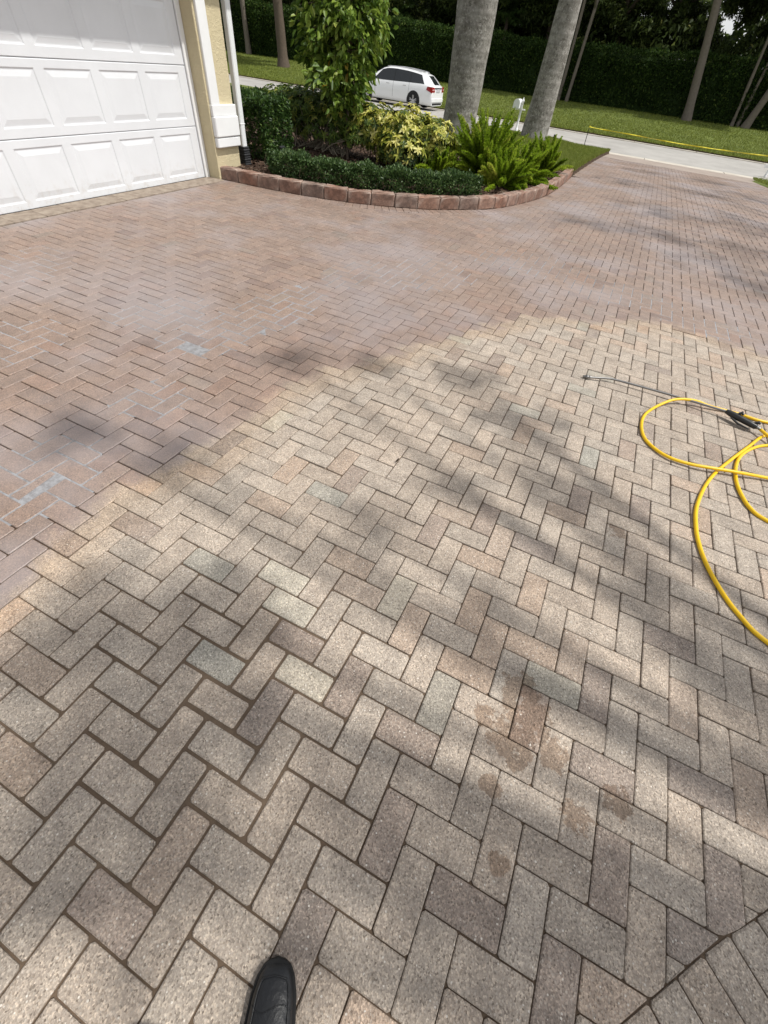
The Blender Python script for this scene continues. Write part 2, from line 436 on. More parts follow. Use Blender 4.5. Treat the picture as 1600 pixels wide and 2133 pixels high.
driveway_nodes = []
field = Pavers(); singles = []; edge_singles = []
LOW = [(-2.33, 1.95)]                          # a sunken paver that stands under water
def clip_to(poly, ctr):
    d = np.hypot(*(BMID - np.array(ctr)).T); near = np.argsort(d)[:2]
    for k in near:
        if d[k] > .25: break
        a, b, n_ = BSEGS[k]; poly = clip_half(poly, a + n_ * .002, n_)
        if len(poly) < 3: return None
    return poly
def area(p): return abs(sum(p[i - 1][0] * p[i][1] - p[i][0] * p[i - 1][1] for i in range(len(p)))) / 2
for k in np.nonzero(keep)[0]:
    x, y, w, h = cells[k]; cx, cy = cc[k]; g = plate_params(cx, cy); jx = random.uniform(-.0007, .0007); jy = random.uniform(-.0007, .0007)
    poly = [(x + g + jx, y + g + jy), (x + w - g + jx, y + g + jy), (x + w - g + jx, y + h - g + jy), (x + g + jx, y + h - g + jy)]
    ang = random.gauss(0, .0035); ca, sa = math.cos(ang), math.sin(ang)
    poly = [(cx + (px - cx) * ca - (py - cy) * sa, cy + (px - cx) * sa + (py - cy) * ca) for px, py in poly]
    if nin[k] < 4:
        poly = clip_to(poly, (cx, cy))
        if poly is None or area(poly) < .0006: continue
    key = (int(round((x - OX) / U)), int(round((y - OY) / U)))
    zt = random.gauss(0, .0011); ti = (random.gauss(0, .006), random.gauss(0, .006))
    if float(wet_sd(np.array([[cx, cy]]))[0]) > .05 and cy < 8: zt *= .4; ti = (ti[0] * .35, ti[1] * .35)
    for (lx, ly) in LOW:
        if abs(lx - cx) < w / 2 and abs(ly - cy) < h / 2: zt = -.0070; ti = (0, 0)
    if dist[k] > 7: ti = (ti[0] * .6, ti[1] * .6)
    rn = .005 if dist[k] < 4.5 else 0.0
    if k in single:
        P = Pavers(); P.add(poly, paver_color(key), random.uniform(.0026, .0040), zt, ti, rn); singles.append(P)
    else: field.add(poly, paver_color(key), .0036, zt, ti, rn)
# border courses: pavers set square to the edge
def border(line, side, width, y_max=99, first=0.0):
    L = resample(line, U); t = np.gradient(L, axis=0); t /= np.linalg.norm(t, axis=1)[:, None]
    nrm = np.stack([t[:, 1], -t[:, 0]], 1) * side
    for i in range(len(L) - 1):
        if L[i][1] > y_max: break
        g = .0022
        a = L[i] + t[i] * g + nrm[i] * .003; b = L[i + 1] - t[i + 1] * g + nrm[i + 1] * .003
        c = L[i + 1] - t[i + 1] * g + nrm[i + 1] * (width - .003); d = L[i] + t[i] * g + nrm[i] * (width - .003)
        q = [tuple(a), tuple(b), tuple(c), tuple(d)]
        s = sum(q[m - 1][0] * q[m][1] - q[m][0] * q[m - 1][1] for m in range(4))
        if s < 0: q = q[::-1]
        col = paver_color(); ctr = np.mean(np.array(q), axis=0); dd = float(np.hypot(*ctr))
        if dd < 1.5:
            P = Pavers(); P.add(q, col, .005, random.gauss(0, .001), (random.gauss(0, .006), 0), .005); edge_singles.append(P)
        else: field.add(q, col, .0042, random.gauss(0, .001), (0, 0), 0)
border(CURB, 1, BW)
border(RIGHT, 1, BW, 22.0)

# bedding sheet under the joints
gx = np.arange(-6.0, 5.61, .2); gy = np.arange(-3.6, 22.01, .2); X, Y = np.meshgrid(gx, gy)
gv = np.stack([X.ravel(), Y.ravel(), zd(Y.ravel()) - .0085 + .0043 * np.exp(-(((X.ravel() + .70) / .55) ** 2 + ((Y.ravel() - .05) / .5) ** 2))], 1); nx = len(gx)
gf = np.array([(r * nx + c, r * nx + c + 1, (r + 1) * nx + c + 1, (r + 1) * nx + c) for r in range(len(gy) - 1) for c in range(nx - 1)])
gc = gv[gf].mean(1)[:, :2]
DRIVE_ALL = [(-5.70, -3.4), (-.75, -3.4)] + [tuple(p) for p in offset_line(RIGHT, BW + .02)] + [(4.9, 23), (-1.30, 23)] + [tuple(p) for p in offset_line(CURB, -.06)][::-1] + [(-5.7, 5.95)]
gf = gf[in_poly(gc, DRIVE_ALL)]
me = np_mesh('driveway', gv, gf, M_SAND)
w_ = me.attributes.new('wet', 'FLOAT', 'POINT'); w_.data.foreach_set('value', wet_sd(np.array([v.co[:2] for v in me.vertices])).astype(np.float32))
driveway = tag(link('driveway', me), kind='structure')
singles = edge_singles + singles
for P in singles[:300]:
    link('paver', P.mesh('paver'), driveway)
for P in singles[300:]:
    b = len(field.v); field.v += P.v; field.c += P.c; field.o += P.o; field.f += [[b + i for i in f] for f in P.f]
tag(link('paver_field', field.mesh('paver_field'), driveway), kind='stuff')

# ------------------------------------------------------------------ water standing in joints and over the two sunken pavers
def water_material():
    t = NT('standing_water'); p = t.pos()
    nrm = t.bump(t.noise(14, 2, .5, p).outputs['Fac'], .05, .004)
    c = t.mix(t.maprange(t.noise(30, 5, .7, p).outputs['Fac'], .35, .65), (.205, .20, .205), (.31, .315, .33))
    return t.done(t.bsdf(c, .10, .6, 0, nrm))
M_WATER = water_material()
def blob(cx, cy, rx, ry, z, ang=0.0, n=36):
    ph = [random.uniform(0, 6.28) for _ in range(4)]; pts = []
    for i in range(n):
        a = 2 * math.pi * i / n; r = 1 + .16 * math.sin(2 * a + ph[0]) + .12 * math.sin(3 * a + ph[1]) + .07 * math.sin(5 * a + ph[2])
        x, y = rx * r * math.cos(a), ry * r * math.sin(a)
        pts.append((cx + x * math.cos(ang) - y * math.sin(ang), cy + x * math.sin(ang) + y * math.cos(ang), z + float(zd(cy))))
    return pts
PUD = [(-2.30, 2.05, .30, .24, -.0012, .6, 'shallow puddle over the sunken paver in the wet part'), (-2.28, 2.66, .34, .60, -.0009, 0, None), (-2.18, 3.20, .16, .14, -.0011, 0, None),
       (-2.02, .52, .28, .42, -.0011, .2, None), (-2.05, 1.34, .26, .18, -.0011, 0, None), (-2.85, 2.20, .34, .30, -.0011, .4, None), (-3.30, 1.35, .30, .34, -.0011, 0, None),
       (-2.15, 3.95, .30, .40, -.0011, 0, None), (-1.55, 4.45, .5, .5, -.0011, .3, None), (-.70, 5.6, .6, .5, -.0011, .2, None), (.35, 5.30, .6, .35, -.0011, 0, None), (1.15, 5.02, .5, .22, -.0011, 0, None), (-4.4, 2.2, .4, .4, -.0011, 0, None)]
for pi_, (cx, cy, rx, ry, z, a, lb) in enumerate(PUD):
    b = MB(); b.add(blob(cx, cy, rx, ry, z - .00006 * pi_, a), [tuple(range(36))])
    tag(b.build('puddle', M_WATER), kind='structure')

# ------------------------------------------------------------------ terrain, street, lawns
def soil_material():
    t = NT('soil'); p = t.pos(); n = t.noise(18, 5, .65, p).outputs['Fac']
    c = t.mix(n, (.030, .020, .013), (.105, .072, .048))
    return t.done(t.bsdf(c, .95, .2, 0, t.bump(t.noise(70, 4, .7, p).outputs['Fac'], .9, .02)))
M_SOIL = soil_material()
def lawn_material():
    t = NT('lawn_turf'); p = t.pos(); n = t.noise(1.3, 5, .65, p).outputs['Fac']; f = t.noise(36, 3, .7, p).outputs['Fac']
    c = t.mix(t.maprange(n, .3, .7), (.095, .125, .028), (.165, .205, .048))
    c = t.mix(t.maprange(f, .45, .75), c, t.mix(1.0, c, (.45, .42, .40), 'MULTIPLY'))
    return t.done(t.bsdf(c, .85, .2, 0, t.bump(f, .9, .03)))
M_LAWN = lawn_material()
def concrete(name, a, b, sc=6.0, rough=.88):
    t = NT(name); p = t.pos(); n = t.noise(sc, 5, .65, p).outputs['Fac']; g = t.noise(120, 3, .7, p).outputs['Fac']
    c = t.mix(t.maprange(n, .3, .7), a, b); c = t.mix(t.math('MULTIPLY', g, .35), c, t.mix(1.0, c, (.62, .62, .61), 'MULTIPLY'))
    return t.done(t.bsdf(c, rough, .3, 0, t.bump(g, .35, .004)))
M_STREET = concrete('street_surface', (.33, .318, .298), (.415, .40, .375), .8)
M_GUTTER = concrete('gutter_concrete', (.46, .42, .36), (.58, .54, .47), 2.0)
M_APRON = concrete('apron_concrete', (.30, .25, .215), (.37, .31, .27), 1.5)

def strip_sheet(name, x0, x1, ys, zfun, mat, dx=2.0):
    xs = np.linspace(x0, x1, max(2, int((x1 - x0) / dx) + 1)); X, Y = np.meshgrid(xs, ys); n = len(xs)
    V = np.stack([X.ravel(), Y.ravel(), np.broadcast_to(zfun(X, Y), X.shape).ravel()], 1)
    F = np.array([(r * n + c, r * n + c + 1, (r + 1) * n + c + 1, (r + 1) * n + c) for r in range(len(ys) - 1) for c in range(n - 1)])
    return np_mesh(name, V, F, mat, None, True)
_gy = np.r_[np.arange(-60, 24, 2.0), np.arange(24, 32, 1.0), np.arange(32, 60, 2.0), np.arange(60, 420, 20.0)]
def zground(X, Y): return np.where(Y < 31.2, zd(Y) - .07, z_far(Y) - .06)
tag(link('ground', strip_sheet('ground', -260, 260, _gy, zground, M_SOIL, 10)), kind='structure')
tag(link('street', strip_sheet('street', -120, 60, np.array([24.75, 27, 29, 31.22]), lambda X, Y: -.487 + .03 * (1 - ((Y - 28) / 3.3) ** 2), M_STREET, 4)), kind='structure')
# pale concrete ribbon along the street, with joints every 3 m
gut = tag(empty('gutter', (0, 24.4, -.48)), kind='structure')
for i in range(-24, 12):
    b = MB(); b.box((i * 3.0 + 1.5, 24.36, -.503), (2.985, .82, .05), .008); b.build('gutter_slab', M_GUTTER, gut)
for i in range(-24, 12):
    b = MB(); b.box((i * 3.0 + .7, 31.30, -.495), (2.985, .22, .09), .01); b.build('kerb_slab', M_GUTTER, gut)
ap = np.linspace(APRON_Y - .02, 23.98, 14)
def apron_mesh():
    V = []; F = []
    for y in ap:
        xr = np.interp(y, [20, 21.5, 22.7, 24], [3.75, 3.62, 3.85, 4.9])
        for x in np.linspace(-1.36 - .25 * max(0, (y - 22.6)), xr, 10): V.append((x, y, float(zd(y)) + .002))
    for r in range(len(ap) - 1):
        for c in range(9): F.append((r * 10 + c, r * 10 + c + 1, r * 10 + 11 + c, r * 10 + 10 + c))
    return np_mesh('driveway_apron', np.array(V), np.array(F), M_APRON, None, True)
tag(link('driveway_apron', apron_mesh()), kind='structure')

# far lawn with its earth lip along the street
ys = np.r_[np.array([31.42, 31.6, 32]), np.arange(33, 46.1, 1.0), np.array([50, 60, 90, 160])]
tag(link('far_lawn', strip_sheet('far_lawn', -140, 70, ys, lambda X, Y: z_far(Y) + .03 * np.sin(X * .5) * np.sin(Y * .7), M_LAWN, 1.5)), kind='structure')
b = MB(); xs = np.linspace(-80, 40, 400)
for i in range(len(xs) - 1):
    j = lambda k: .02 * math.sin(xs[k] * 9.1) + .015 * math.sin(xs[k] * 23.3)
    b.add([(xs[i], 31.40 + j(i), -.50), (xs[i + 1], 31.40 + j(i + 1), -.50), (xs[i + 1], 31.46 + j(i + 1), -.395), (xs[i], 31.46 + j(i), -.395)], [(0, 1, 2, 3)])
tag(b.build('earth_lip', M_SOIL), kind='structure')
# lawn beside the driveway mouth
xs = np.r_[np.arange(-70, -10, 3.0), np.arange(-10, -1.6, .4), np.array([-1.5, -1.40])]; ys = np.r_[np.arange(12.35, 23.6, .4), np.array([23.82])]
X, Y = np.meshgrid(xs, ys); n = len(xs)
V = np.stack([X.ravel(), Y.ravel(), z_isl(X, Y).ravel()], 1); F = np.array([(r * n + c, r * n + c + 1, (r + 1) * n + c + 1, (r + 1) * n + c) for r in range(len(ys) - 1) for c in range(n - 1)])
tag(link('roadside_lawn', np_mesh('roadside_lawn', V, F, M_LAWN, None, True)), kind='structure')
b = MB(); yy = np.linspace(12.4, 23.82, 120)
for i in range(len(yy) - 1):
    q = [(-1.40, yy[i]), (-1.40, yy[i + 1])]; o = [.02 * math.sin(y * 17) + .012 * math.sin(y * 41) for y in (yy[i], yy[i + 1])]
    b.add([(q[0][0] + .05 + o[0], q[0][1], float(zd(q[0][1])) - .03), (q[1][0] + .05 + o[1], q[1][1], float(zd(q[1][1])) - .03), (q[1][0], q[1][1], float(z_isl(*q[1])) - .004), (q[0][0], q[0][1], float(z_isl(*q[0])) - .004)], [(0, 1, 2, 3)])
for i in range(60):
    x0, x1 = -1.40 - i * .5, -1.40 - (i + 1) * .5
    b.add([(x1, 23.9, -.50), (x0, 23.9, -.50), (x0, 23.82, float(z_isl(x0, 23.82)) - .004), (x1, 23.82, float(z_isl(x1, 23.82)) - .004)], [(0, 1, 2, 3)])
tag(b.build('earth_bank', M_SOIL), kind='structure')
# lawn right of the driveway
RL = offset_line(RIGHT, BW + .01); RL = [tuple(p) for p in RL if p[1] > -.6 and p[1] < 23.0]
def right_lawn():
    V = []; F = []
    P = resample(RL, .3); k = 12
    for (x, y) in P:
        for i in range(k):
            s = (i / (k - 1)) ** 2 * 40; V.append((x + s, y - s * .02, float(zd(y)) + (.0 if i == 0 else .07)))
    for r in range(len(P) - 1):
        for c in range(k - 1): F.append((r * k + c, r * k + c + 1, (r + 1) * k + c + 1, (r + 1) * k + c))
    return np_mesh('right_lawn', np.array(V), np.array(F), M_LAWN, None, False)
tag(link('right_lawn', right_lawn()), kind='structure')

# ------------------------------------------------------------------ grass blades
M_GRASS = leafmat('grass_blade', [(0, (.090, .118, .022)), (.5, (.205, .245, .046)), (.85, (.31, .34, .08)), (1, (.42, .37, .16))], .55, .3, .3)
def blades(P, h, w, lean=.35):
    n = len(P); a = rng.uniform(0, 6.283, n); hh = h * rng.uniform(.5, 1.3, n); ww = w * rng.uniform(.6, 1.3, n); le = rng.normal(0, lean, (n, 2)) * hh[:, None]
    s = np.stack([np.cos(a), np.sin(a), np.zeros(n)], 1) * ww[:, None] / 2
    tip = P + np.c_[le, hh]
    V = np.stack([P - s, P + s, tip], 1).reshape(-1, 3); F = np.arange(3 * n).reshape(-1, 3)
    return V, F
def grass(name, label, P, h, w):
    V, F = blades(P, h, w); t = np.clip(rng.normal(.45, .2, len(F)), 0, 1)
    return tag(link(name, np_mesh(name, V, F, M_GRASS, t)), label, 'grass', kind='stuff')
n = 95000; u = rng.random(n) ** .8
y_ = 12.4 + 11.4 * u; x_ = -1.42 - 6.2 * rng.random(n) ** 1.25
ok = ~((x_ > -1.42) | ((y_ < 13.2) & (x_ < -2.4) & (rng.random(n) < .5)))
x_, y_ = x_[ok], y_[ok]
grass('roadside_grass', 'mown green grass between the planting bed and the street', np.stack([x_, y_, z_isl(x_, y_) - .005], 1), .055, .011)
n = 12000; y_ = rng.uniform(12.4, 23.8, n); x_ = -1.42 + rng.normal(0, .025, n)
V1 = np.stack([x_, y_, z_isl(np.minimum(x_, -1.40), y_) - .01], 1)
x2 = rng.uniform(-20, -1.4, 9000); V2 = np.stack([x2, 23.82 + rng.normal(0, .02, 9000), z_isl(x2, 23.8) - .01], 1)
grass('edge_grass', 'longer grass hanging over the cut earth edge of the roadside lawn', np.r_[V1, V2], .07, .012)
n = 130000; y_ = 31.44 + 13.5 * rng.random(n) ** 1.5; x_ = rng.uniform(-40, 12, n)
grass('far_grass', 'mown lawn rising from the street to the tall hedge', np.stack([x_, y_, z_far(y_) + .03 * np.sin(x_ * .5) * np.sin(y_ * .7) - .01], 1), .075, .04)
n = 16000; q = resample(RL, .02); k = rng.integers(0, len(q), n); s_ = rng.random(n) ** 2 * 2.5
x_ = q[k, 0] + s_; y_ = q[k, 1]; sel = y_ > 14
grass('verge_grass', 'grass tip right of the driveway mouth', np.stack([x_, y_, zd(y_) + .05], 1)[sel], .06, .014)

# ------------------------------------------------------------------ planter kerb stones
def stone_mat():
    t = NT('tumbled_red_stone'); p = t.pos()
    r = t.n('ShaderNodeObjectInfo').outputs['Random']
    base = t.ramp(r, [(0, (.155, .105, .084)), (.25, (.245, .142, .106)), (.5, (.195, .152, .132)), (.75, (.27, .172, .132)), (1, (.235, .165, .138))])
    n = t.noise(14, 5, .65, p).outputs['Fac']
    c = t.mix(t.maprange(n, .35, .7), t.mix(1.0, base, (.72, .68, .66), 'MULTIPLY'), t.mix(1.0, base, (1.25, 1.15, 1.08), 'MULTIPLY'))
    e = t.maprange(t.noise(55, 4, .7, p).outputs['Fac'], .60, .74)
    c = t.mix(t.math('MULTIPLY', e, .5), c, (.46, .38, .32))
    pt = t.maprange(t.n('ShaderNodeNewGeometry').outputs['Pointiness'], .52, .60)
    c = t.mix(t.math('MULTIPLY', pt, .6), c, (.50, .42, .36))
    return t.done(t.bsdf(c, .9, .25, 0, t.bump(t.noise(45, 5, .7, p).outputs['Fac'], .8, .008)))
M_STONE = stone_mat()
kerb = tag(empty('planter_edging', (-3.0, 6.8, 0)), 'curved edging of reddish tumbled stone blocks around the planting bed', 'edging')
KL = resample(CURB, .338); rs = random.Random(3)
kt = np.gradient(KL, axis=0); kt /= np.linalg.norm(kt, axis=1)[:, None]
for i in range(len(KL) - 1):
    a, b_ = KL[i], KL[i + 1]; d = b_ - a; L = np.linalg.norm(d); d = d / L; nn = np.array([-d[1], d[0]])     # into the bed
    g = .004; W = .15; hgt = .158 + rs.uniform(-.006, .006)
    bm = bmesh.new()
    NX, NY, NZ = 6, 4, 4
    grid = {}
    def pt(u, v, w):
        # rounded, chipped block
        ex = (2 * u - 1); ey = (2 * v - 1); ez = (2 * w - 1)
        x = g + u * (L - 2 * g); y = v * W; z = w * hgt
        rr = .0065
        cnt = sum(1 for q in (ex, ey, ez) if abs(q) > .999)
        if cnt >= 2:
            s = rr * (1.0 if cnt == 2 else 1.5) * rs.uniform(.3, 2.4)
            if abs(ex) > .999: x -= math.copysign(s, ex) * .6
            if abs(ey) > .999: y -= math.copysign(s, ey) * .7
            if ez > .999: z -= s * .8
        elif cnt == 1:
            k = rs.gauss(0, .003)
            if abs(ex) > .999: x += k * .5
            elif abs(ey) > .999: y += k
            else: z += k
        px = a[0] + d[0] * x + nn[0] * y; py = a[1] + d[1] * x + nn[1] * y
        return (px, py, z + float(zd(py)) - .006)
    us = [0, .05, .3, .5, .7, .95, 1]; vs_ = [0, .1, .5, .9, 1]; ws = [0, .1, .5, .88, 1]
    for iu, u in enumerate(us):
        for iv, v in enumerate(vs_):
            for iw, w in enumerate(ws):
                if iu in (0, 6) or iv in (0, 4) or iw in (0, 4): grid[iu, iv, iw] = bm.verts.new(pt(u, v, w))
    def q4(*k):
        try: bm.faces.new([grid[x] for x in k])
        except Exception: pass
    for iu in range(6):
        for iv in range(4):
            q4((iu, iv, 4), (iu + 1, iv, 4), (iu + 1, iv + 1, 4), (iu, iv + 1, 4))
        for iw in range(4):
            q4((iu, 0, iw), (iu + 1, 0, iw), (iu + 1, 0, iw + 1), (iu, 0, iw + 1)); q4((iu + 1, 4, iw), (iu, 4, iw), (iu, 4, iw + 1), (iu + 1, 4, iw + 1))
    for iv in range(4):
        for iw in range(4):
            q4((0, iv + 1, iw), (0, iv, iw), (0, iv, iw + 1), (0, iv + 1, iw + 1)); q4((6, iv, iw), (6, iv + 1, iw), (6, iv + 1, iw + 1), (6, iv, iw + 1))
    me = bpy.data.meshes.new('edging_stone'); bm.to_mesh(me); bm.free(); me.materials.append(M_STONE); me.update()
    link('edging_stone', me, kerb)

# ------------------------------------------------------------------ planting bed
def mulch_mat():
    t = NT('bark_mulch'); p = t.pos(); n = t.voro(26, p); s = t.n('ShaderNodeSeparateColor'); t.l(n.outputs['Color'], s.inputs[0])
    c = t.mix(s.outputs[0], (.022, .013, .009), (.095, .058, .040)); c = t.mix(t.maprange(s.outputs[1], .85, 1), c, (.20, .15, .11))
    return t.done(t.bsdf(c, .95, .2, 0, t.bump(n.outputs['Distance'], 1.0, .03)))
M_MULCH = mulch_mat()
inner = [tuple(p) for p in offset_line(CURB, -.10)]
bedpoly = inner + [(-1.5, 12.9), (-9.5, 12.9), (-9.5, 6.3), (-5.6, 6.3)]
gx = np.arange(-9.6, -1.3, .1); gy_ = np.arange(6.0, 13.0, .1); X, Y = np.meshgrid(gx, gy_); n = len(gx)
V = np.stack([X.ravel(), Y.ravel(), .105 + zd(Y.ravel()) + rng.normal(0, .008, X.size) + .02 * np.sin(X.ravel() * 3) * np.sin(Y.ravel() * 2.3)], 1)
F = np.array([(r * n + c, r * n + c + 1, (r + 1) * n + c + 1, (r + 1) * n + c) for r in range(len(gy_) - 1) for c in range(n - 1)])
F = F[in_poly(V[F].mean(1)[:, :2], bedpoly)]
tag(link('planting_bed', np_mesh('planting_bed', V, F, M_MULCH)), kind='structure')
M_CHIP = leafmat('mulch_chip', [(0, (.02, .012, .008)), (.5, (.075, .045, .03)), (.85, (.16, .11, .08)), (1, (.30, .23, .17))], .85, .0, .2)
def chips(n, xr, yr, poly, z0, size):
    P = np.stack([rng.uniform(*xr, n), rng.uniform(*yr, n)], 1); P = P[in_poly(P, poly)]; n = len(P)
    a = rng.uniform(0, 6.28, n); L = size * rng.uniform(.4, 1.4, n); W = L * rng.uniform(.2, .5, n); d = np.stack([np.cos(a), np.sin(a), rng.normal(0, .25, n)], 1); s = np.stack([-np.sin(a), np.cos(a), rng.normal(0, .4, n)], 1)
    c = np.c_[P, z0 + zd(P[:, 1]) + rng.uniform(0, .02, n)]
    V = np.stack([c - d * L[:, None] / 2 - s * W[:, None] / 2, c + d * L[:, None] / 2 - s * W[:, None] / 2, c + d * L[:, None] / 2 + s * W[:, None] / 2, c - d * L[:, None] / 2 + s * W[:, None] / 2], 1).reshape(-1, 3)
    return V, np.arange(4 * n).reshape(-1, 4)
V, F = chips(16000, (-7, -1.4), (6.1, 12.8), bedpoly, .108, .05)
tag(link('mulch_chips', np_mesh('mulch_chips', V, F, M_CHIP, np.clip(rng.normal(.4, .25, len(F)), 0, 1))), 'dark brown bark mulch strewn over the planting bed', 'mulch', kind='stuff')

# ------------------------------------------------------------------ house with the garage door
def stucco(name, col):
    t = NT(name); p = t.pos()
    n1 = t.noise(9, 3, .6, p).outputs['Fac']; v = t.voro(16, p, 'SMOOTH_F1').outputs['Distance']; n2 = t.noise(34, 4, .65, p).outputs['Fac']
    h = t.math('ADD', t.math('MULTIPLY', t.maprange(t.math('ABSOLUTE', t.math('SUBTRACT', n2, .5)), 0, .12), .7), t.math('MULTIPLY', n1, .5))
    c = t.mix(n1, tuple(x * .93 for x in col), tuple(x * 1.05 for x in col))
    return t.done(t.bsdf(c, .85, .25, 0, t.bump(h, .65, .012)))
M_STUCCO = stucco('yellow_stucco', (.66, .575, .375))
def paint(name, col, rough, bump, bs):
    t = NT(name); p = t.pos(); n = t.noise(3, 4, .6, p).outputs['Fac']
    c = t.mix(t.maprange(n, .3, .75), tuple(x * .95 for x in col), col)
    xyz = t.n('ShaderNodeSeparateXYZ'); t.l(p, xyz.inputs[0])
    gr = t.math('MULTIPLY', t.maprange(xyz.outputs[2], .0, .30, 1, 0), t.maprange(t.noise(13, 5, .7, p).outputs['Fac'], .45, .8))
    c = t.mix(t.math('MULTIPLY', gr, .55), c, (.42, .36, .29))
    return t.done(t.bsdf(c, rough, .45, 0, t.bump(t.noise(bs, 3, .7, p).outputs['Fac'], bump, .002)))
M_DOOR = paint('white_door_paint', (.70, .718, .745), .42, .40, 280)
M_TRIM = paint('white_trim_paint', (.78, .79, .79), .6, .45, 260)
M_PIPE = paint('white_downspout_paint', (.74, .76, .76), .38, .1, 60)
M_RUBBER = simple('black_rubber', (.02, .021, .023), .55, .4)
M_ROOF = simple('brown_roof_tile', (.22, .15, .11), .85, .3, bump=.4)
HX = -5.76; HL = Vector((-5.6, 3.4, 0))
house = tag(empty('house', HL), 'yellow stucco house with white garage door and white corner trim', 'house')
def part(name, mb, mat, parent=house): return mb.build(name, mat, parent)
b = MB(); b.box((-5.80, 6.20, 1.24), (.50, .50, 2.52), .006); part('wall', b, M_STUCCO)                      # pier right of the door: front at x=-5.55
b = MB(); b.box((-5.80, 3.32, 2.40), (.498, 5.26, .20), .0); part('lintel', b, M_STUCCO)
b = MB(); b.box((-5.80, -1.1, 1.24), (.5, 3.5, 2.52), .006); part('wall', b, M_STUCCO)
b = MB(); b.box((-9.1, 2.0, 1.20), (6.1, 8.86, 2.4), 0); part('wall', b, M_STUCCO)
# white surround: upright, then the three-step base block
b = MB(); b.box((-5.54, 6.065, 1.645), (.05, .165, 1.69), .006); part('corner_trim', b, M_TRIM)
b = MB(); b.box((-5.535, 6.212, .745), (.062, .476, .112), .006); part('trim_block', b, M_TRIM)
b = MB(); b.box((-5.525, 6.212, .579), (.084, .484, .218), .012); part('trim_block', b, M_TRIM)
b = MB(); b.box((-5.530, 6.212, .411), (.074, .480, .108), .010); part('trim_block', b, M_TRIM)
b = MB(); b.box((-5.752, 5.908, 1.15), (.03, .078, 2.3), .004); part('door_jamb', b, M_TRIM)
b = MB(); b.box((-5.748, 3.32, 2.303), (.03, 5.2, .05), .004); part('door_jamb', b, M_TRIM)
# door: four sections, eight raised panels in each
D0, D1 = .785, 5.862; SEC = [(.006, .562), (.568, 1.137), (1.143, 1.712), (1.718, 2.287)]
door = part('garage_door', (lambda m: (m.box((HX - .03, (D0 + D1) / 2, 1.147), (.02, D1 - D0, 2.28)), m)[1])(MB()), M_DOOR)
PW, PH, PITCH = .535, .430, .635
def panel_mesh():
    m = MB(); rings = [(0, 0.0), (.005, -.002), (.010, -.0075), (.022, -.0075), (.027, -.0065), (.058, -.0015), (.064, -.0003)]
    V = []
    for ins_, dx in rings:
        y0, y1, z0, z1 = ins_, PW - ins_, ins_, PH - ins_
        V += [(dx, y0, z0), (dx, y1, z0), (dx, y1, z1), (dx, y0, z1)]
    F = []
    for r in range(len(rings) - 1):
        for i in range(4): j = (i + 1) % 4; F.append((r * 4 + i, r * 4 + j, r * 4 + 4 + j, r * 4 + 4 + i))
    e = (len(rings) - 1) * 4; F.append((e, e + 1, e + 2, e + 3)); m.add(V, F); return m.mesh('raised_panel', M_DOOR)
PM = panel_mesh()
ZP = [.068, .645, 1.222, 1.797]
for (z0, z1), zp_ in zip(SEC, ZP):
    m = MB(); ys_ = [D0] ; cells_ = []
    y = D1 - .122
    spans = []
    while y - PW > D0 + .03: spans.append((y - PW, y)); y -= PITCH
    spans = spans[::-1]
    def fq(y0, y1, za, zb): m.add([(HX, y0, za), (HX, y1, za), (HX, y1, zb), (HX, y0, zb)], [(0, 1, 2, 3)])
    bv = .005
    fq(D0, D1, z0 + bv, zp_); fq(D0, D1, zp_ + PH, z1 - bv)
    edge = D0
    for s0, s1 in spans: fq(edge, s0, zp_, zp_ + PH); edge = s1
    fq(edge, D1, zp_, zp_ + PH)
    m.add([(HX, D0, z0 + bv), (HX, D1, z0 + bv), (HX - .004, D1, z0), (HX - .004, D0, z0), (HX - .02, D1, z0), (HX - .02, D0, z0)], [(3, 2, 1, 0), (5, 4, 2, 3)])
    m.add([(HX, D0, z1 - bv), (HX, D1, z1 - bv), (HX - .004, D1, z1), (HX - .004, D0, z1), (HX - .02, D1, z1), (HX - .02, D0, z1)], [(0, 1, 2, 3), (3, 2, 4, 5)])
    m.add([(HX, D1, z0), (HX, D1, z1), (HX - .02, D1, z1), (HX - .02, D1, z0)], [(0, 3, 2, 1)])
    m.build('door_section', M_DOOR, door)
    for s0, s1 in spans:
        o = link('raised_panel', PM, door, Vector((HX, s0, zp_)) - world_loc(door))
b = MB(); b.box((HX - .012, (D0 + D1) / 2, .003), (.02, D1 - D0, .012)); b.build('bottom_seal', M_RUBBER, door)
# eaves and roof
b = MB(); b.box((-5.50, 2.3, 2.50), (.70, 9.4, .03)); part('soffit', b, M_TRIM)
b = MB(); b.box((-5.145, 2.3, 2.56), (.03, 9.4, .17), .004); part('fascia', b, M_TRIM)
b = MB(); b.box((-5.085, 2.3, 2.60), (.085, 9.4, .10), .02); part('gutter_trough', b, M_PIPE)
b = MB(); b.add([(-5.09, -2.6, 2.665), (-5.09, 7.0, 2.665), (-9.0, 7.0, 4.2), (-9.0, -2.6, 4.2), (-13.0, 7.0, 2.655), (-13, -2.6, 2.655)], [(0, 1, 2, 3), (3, 2, 4, 5), (1, 4, 2), (0, 3, 5)]); part('roof', b, M_ROOF)
# downspout with strap joint, rubber boot
b = MB(); b.box((-5.593, 6.612, 1.44), (.082, .098, 2.26), .012); ds = part('downspout', b, M_PIPE)
b = MB(); b.box((-5.593, 6.612, .582), (.088, .104, .012), .003); b.build('joint_band', M_TRIM, ds)
b = MB()
for i in range(9):
    z = .318 - i * .028; k = .004 if i % 2 else -.004
    b.box((-5.590, 6.612, z), (.118 + k + i * .002, .126 + k + i * .002, .0275), .008)
b.build('drain_boot', M_RUBBER, ds)
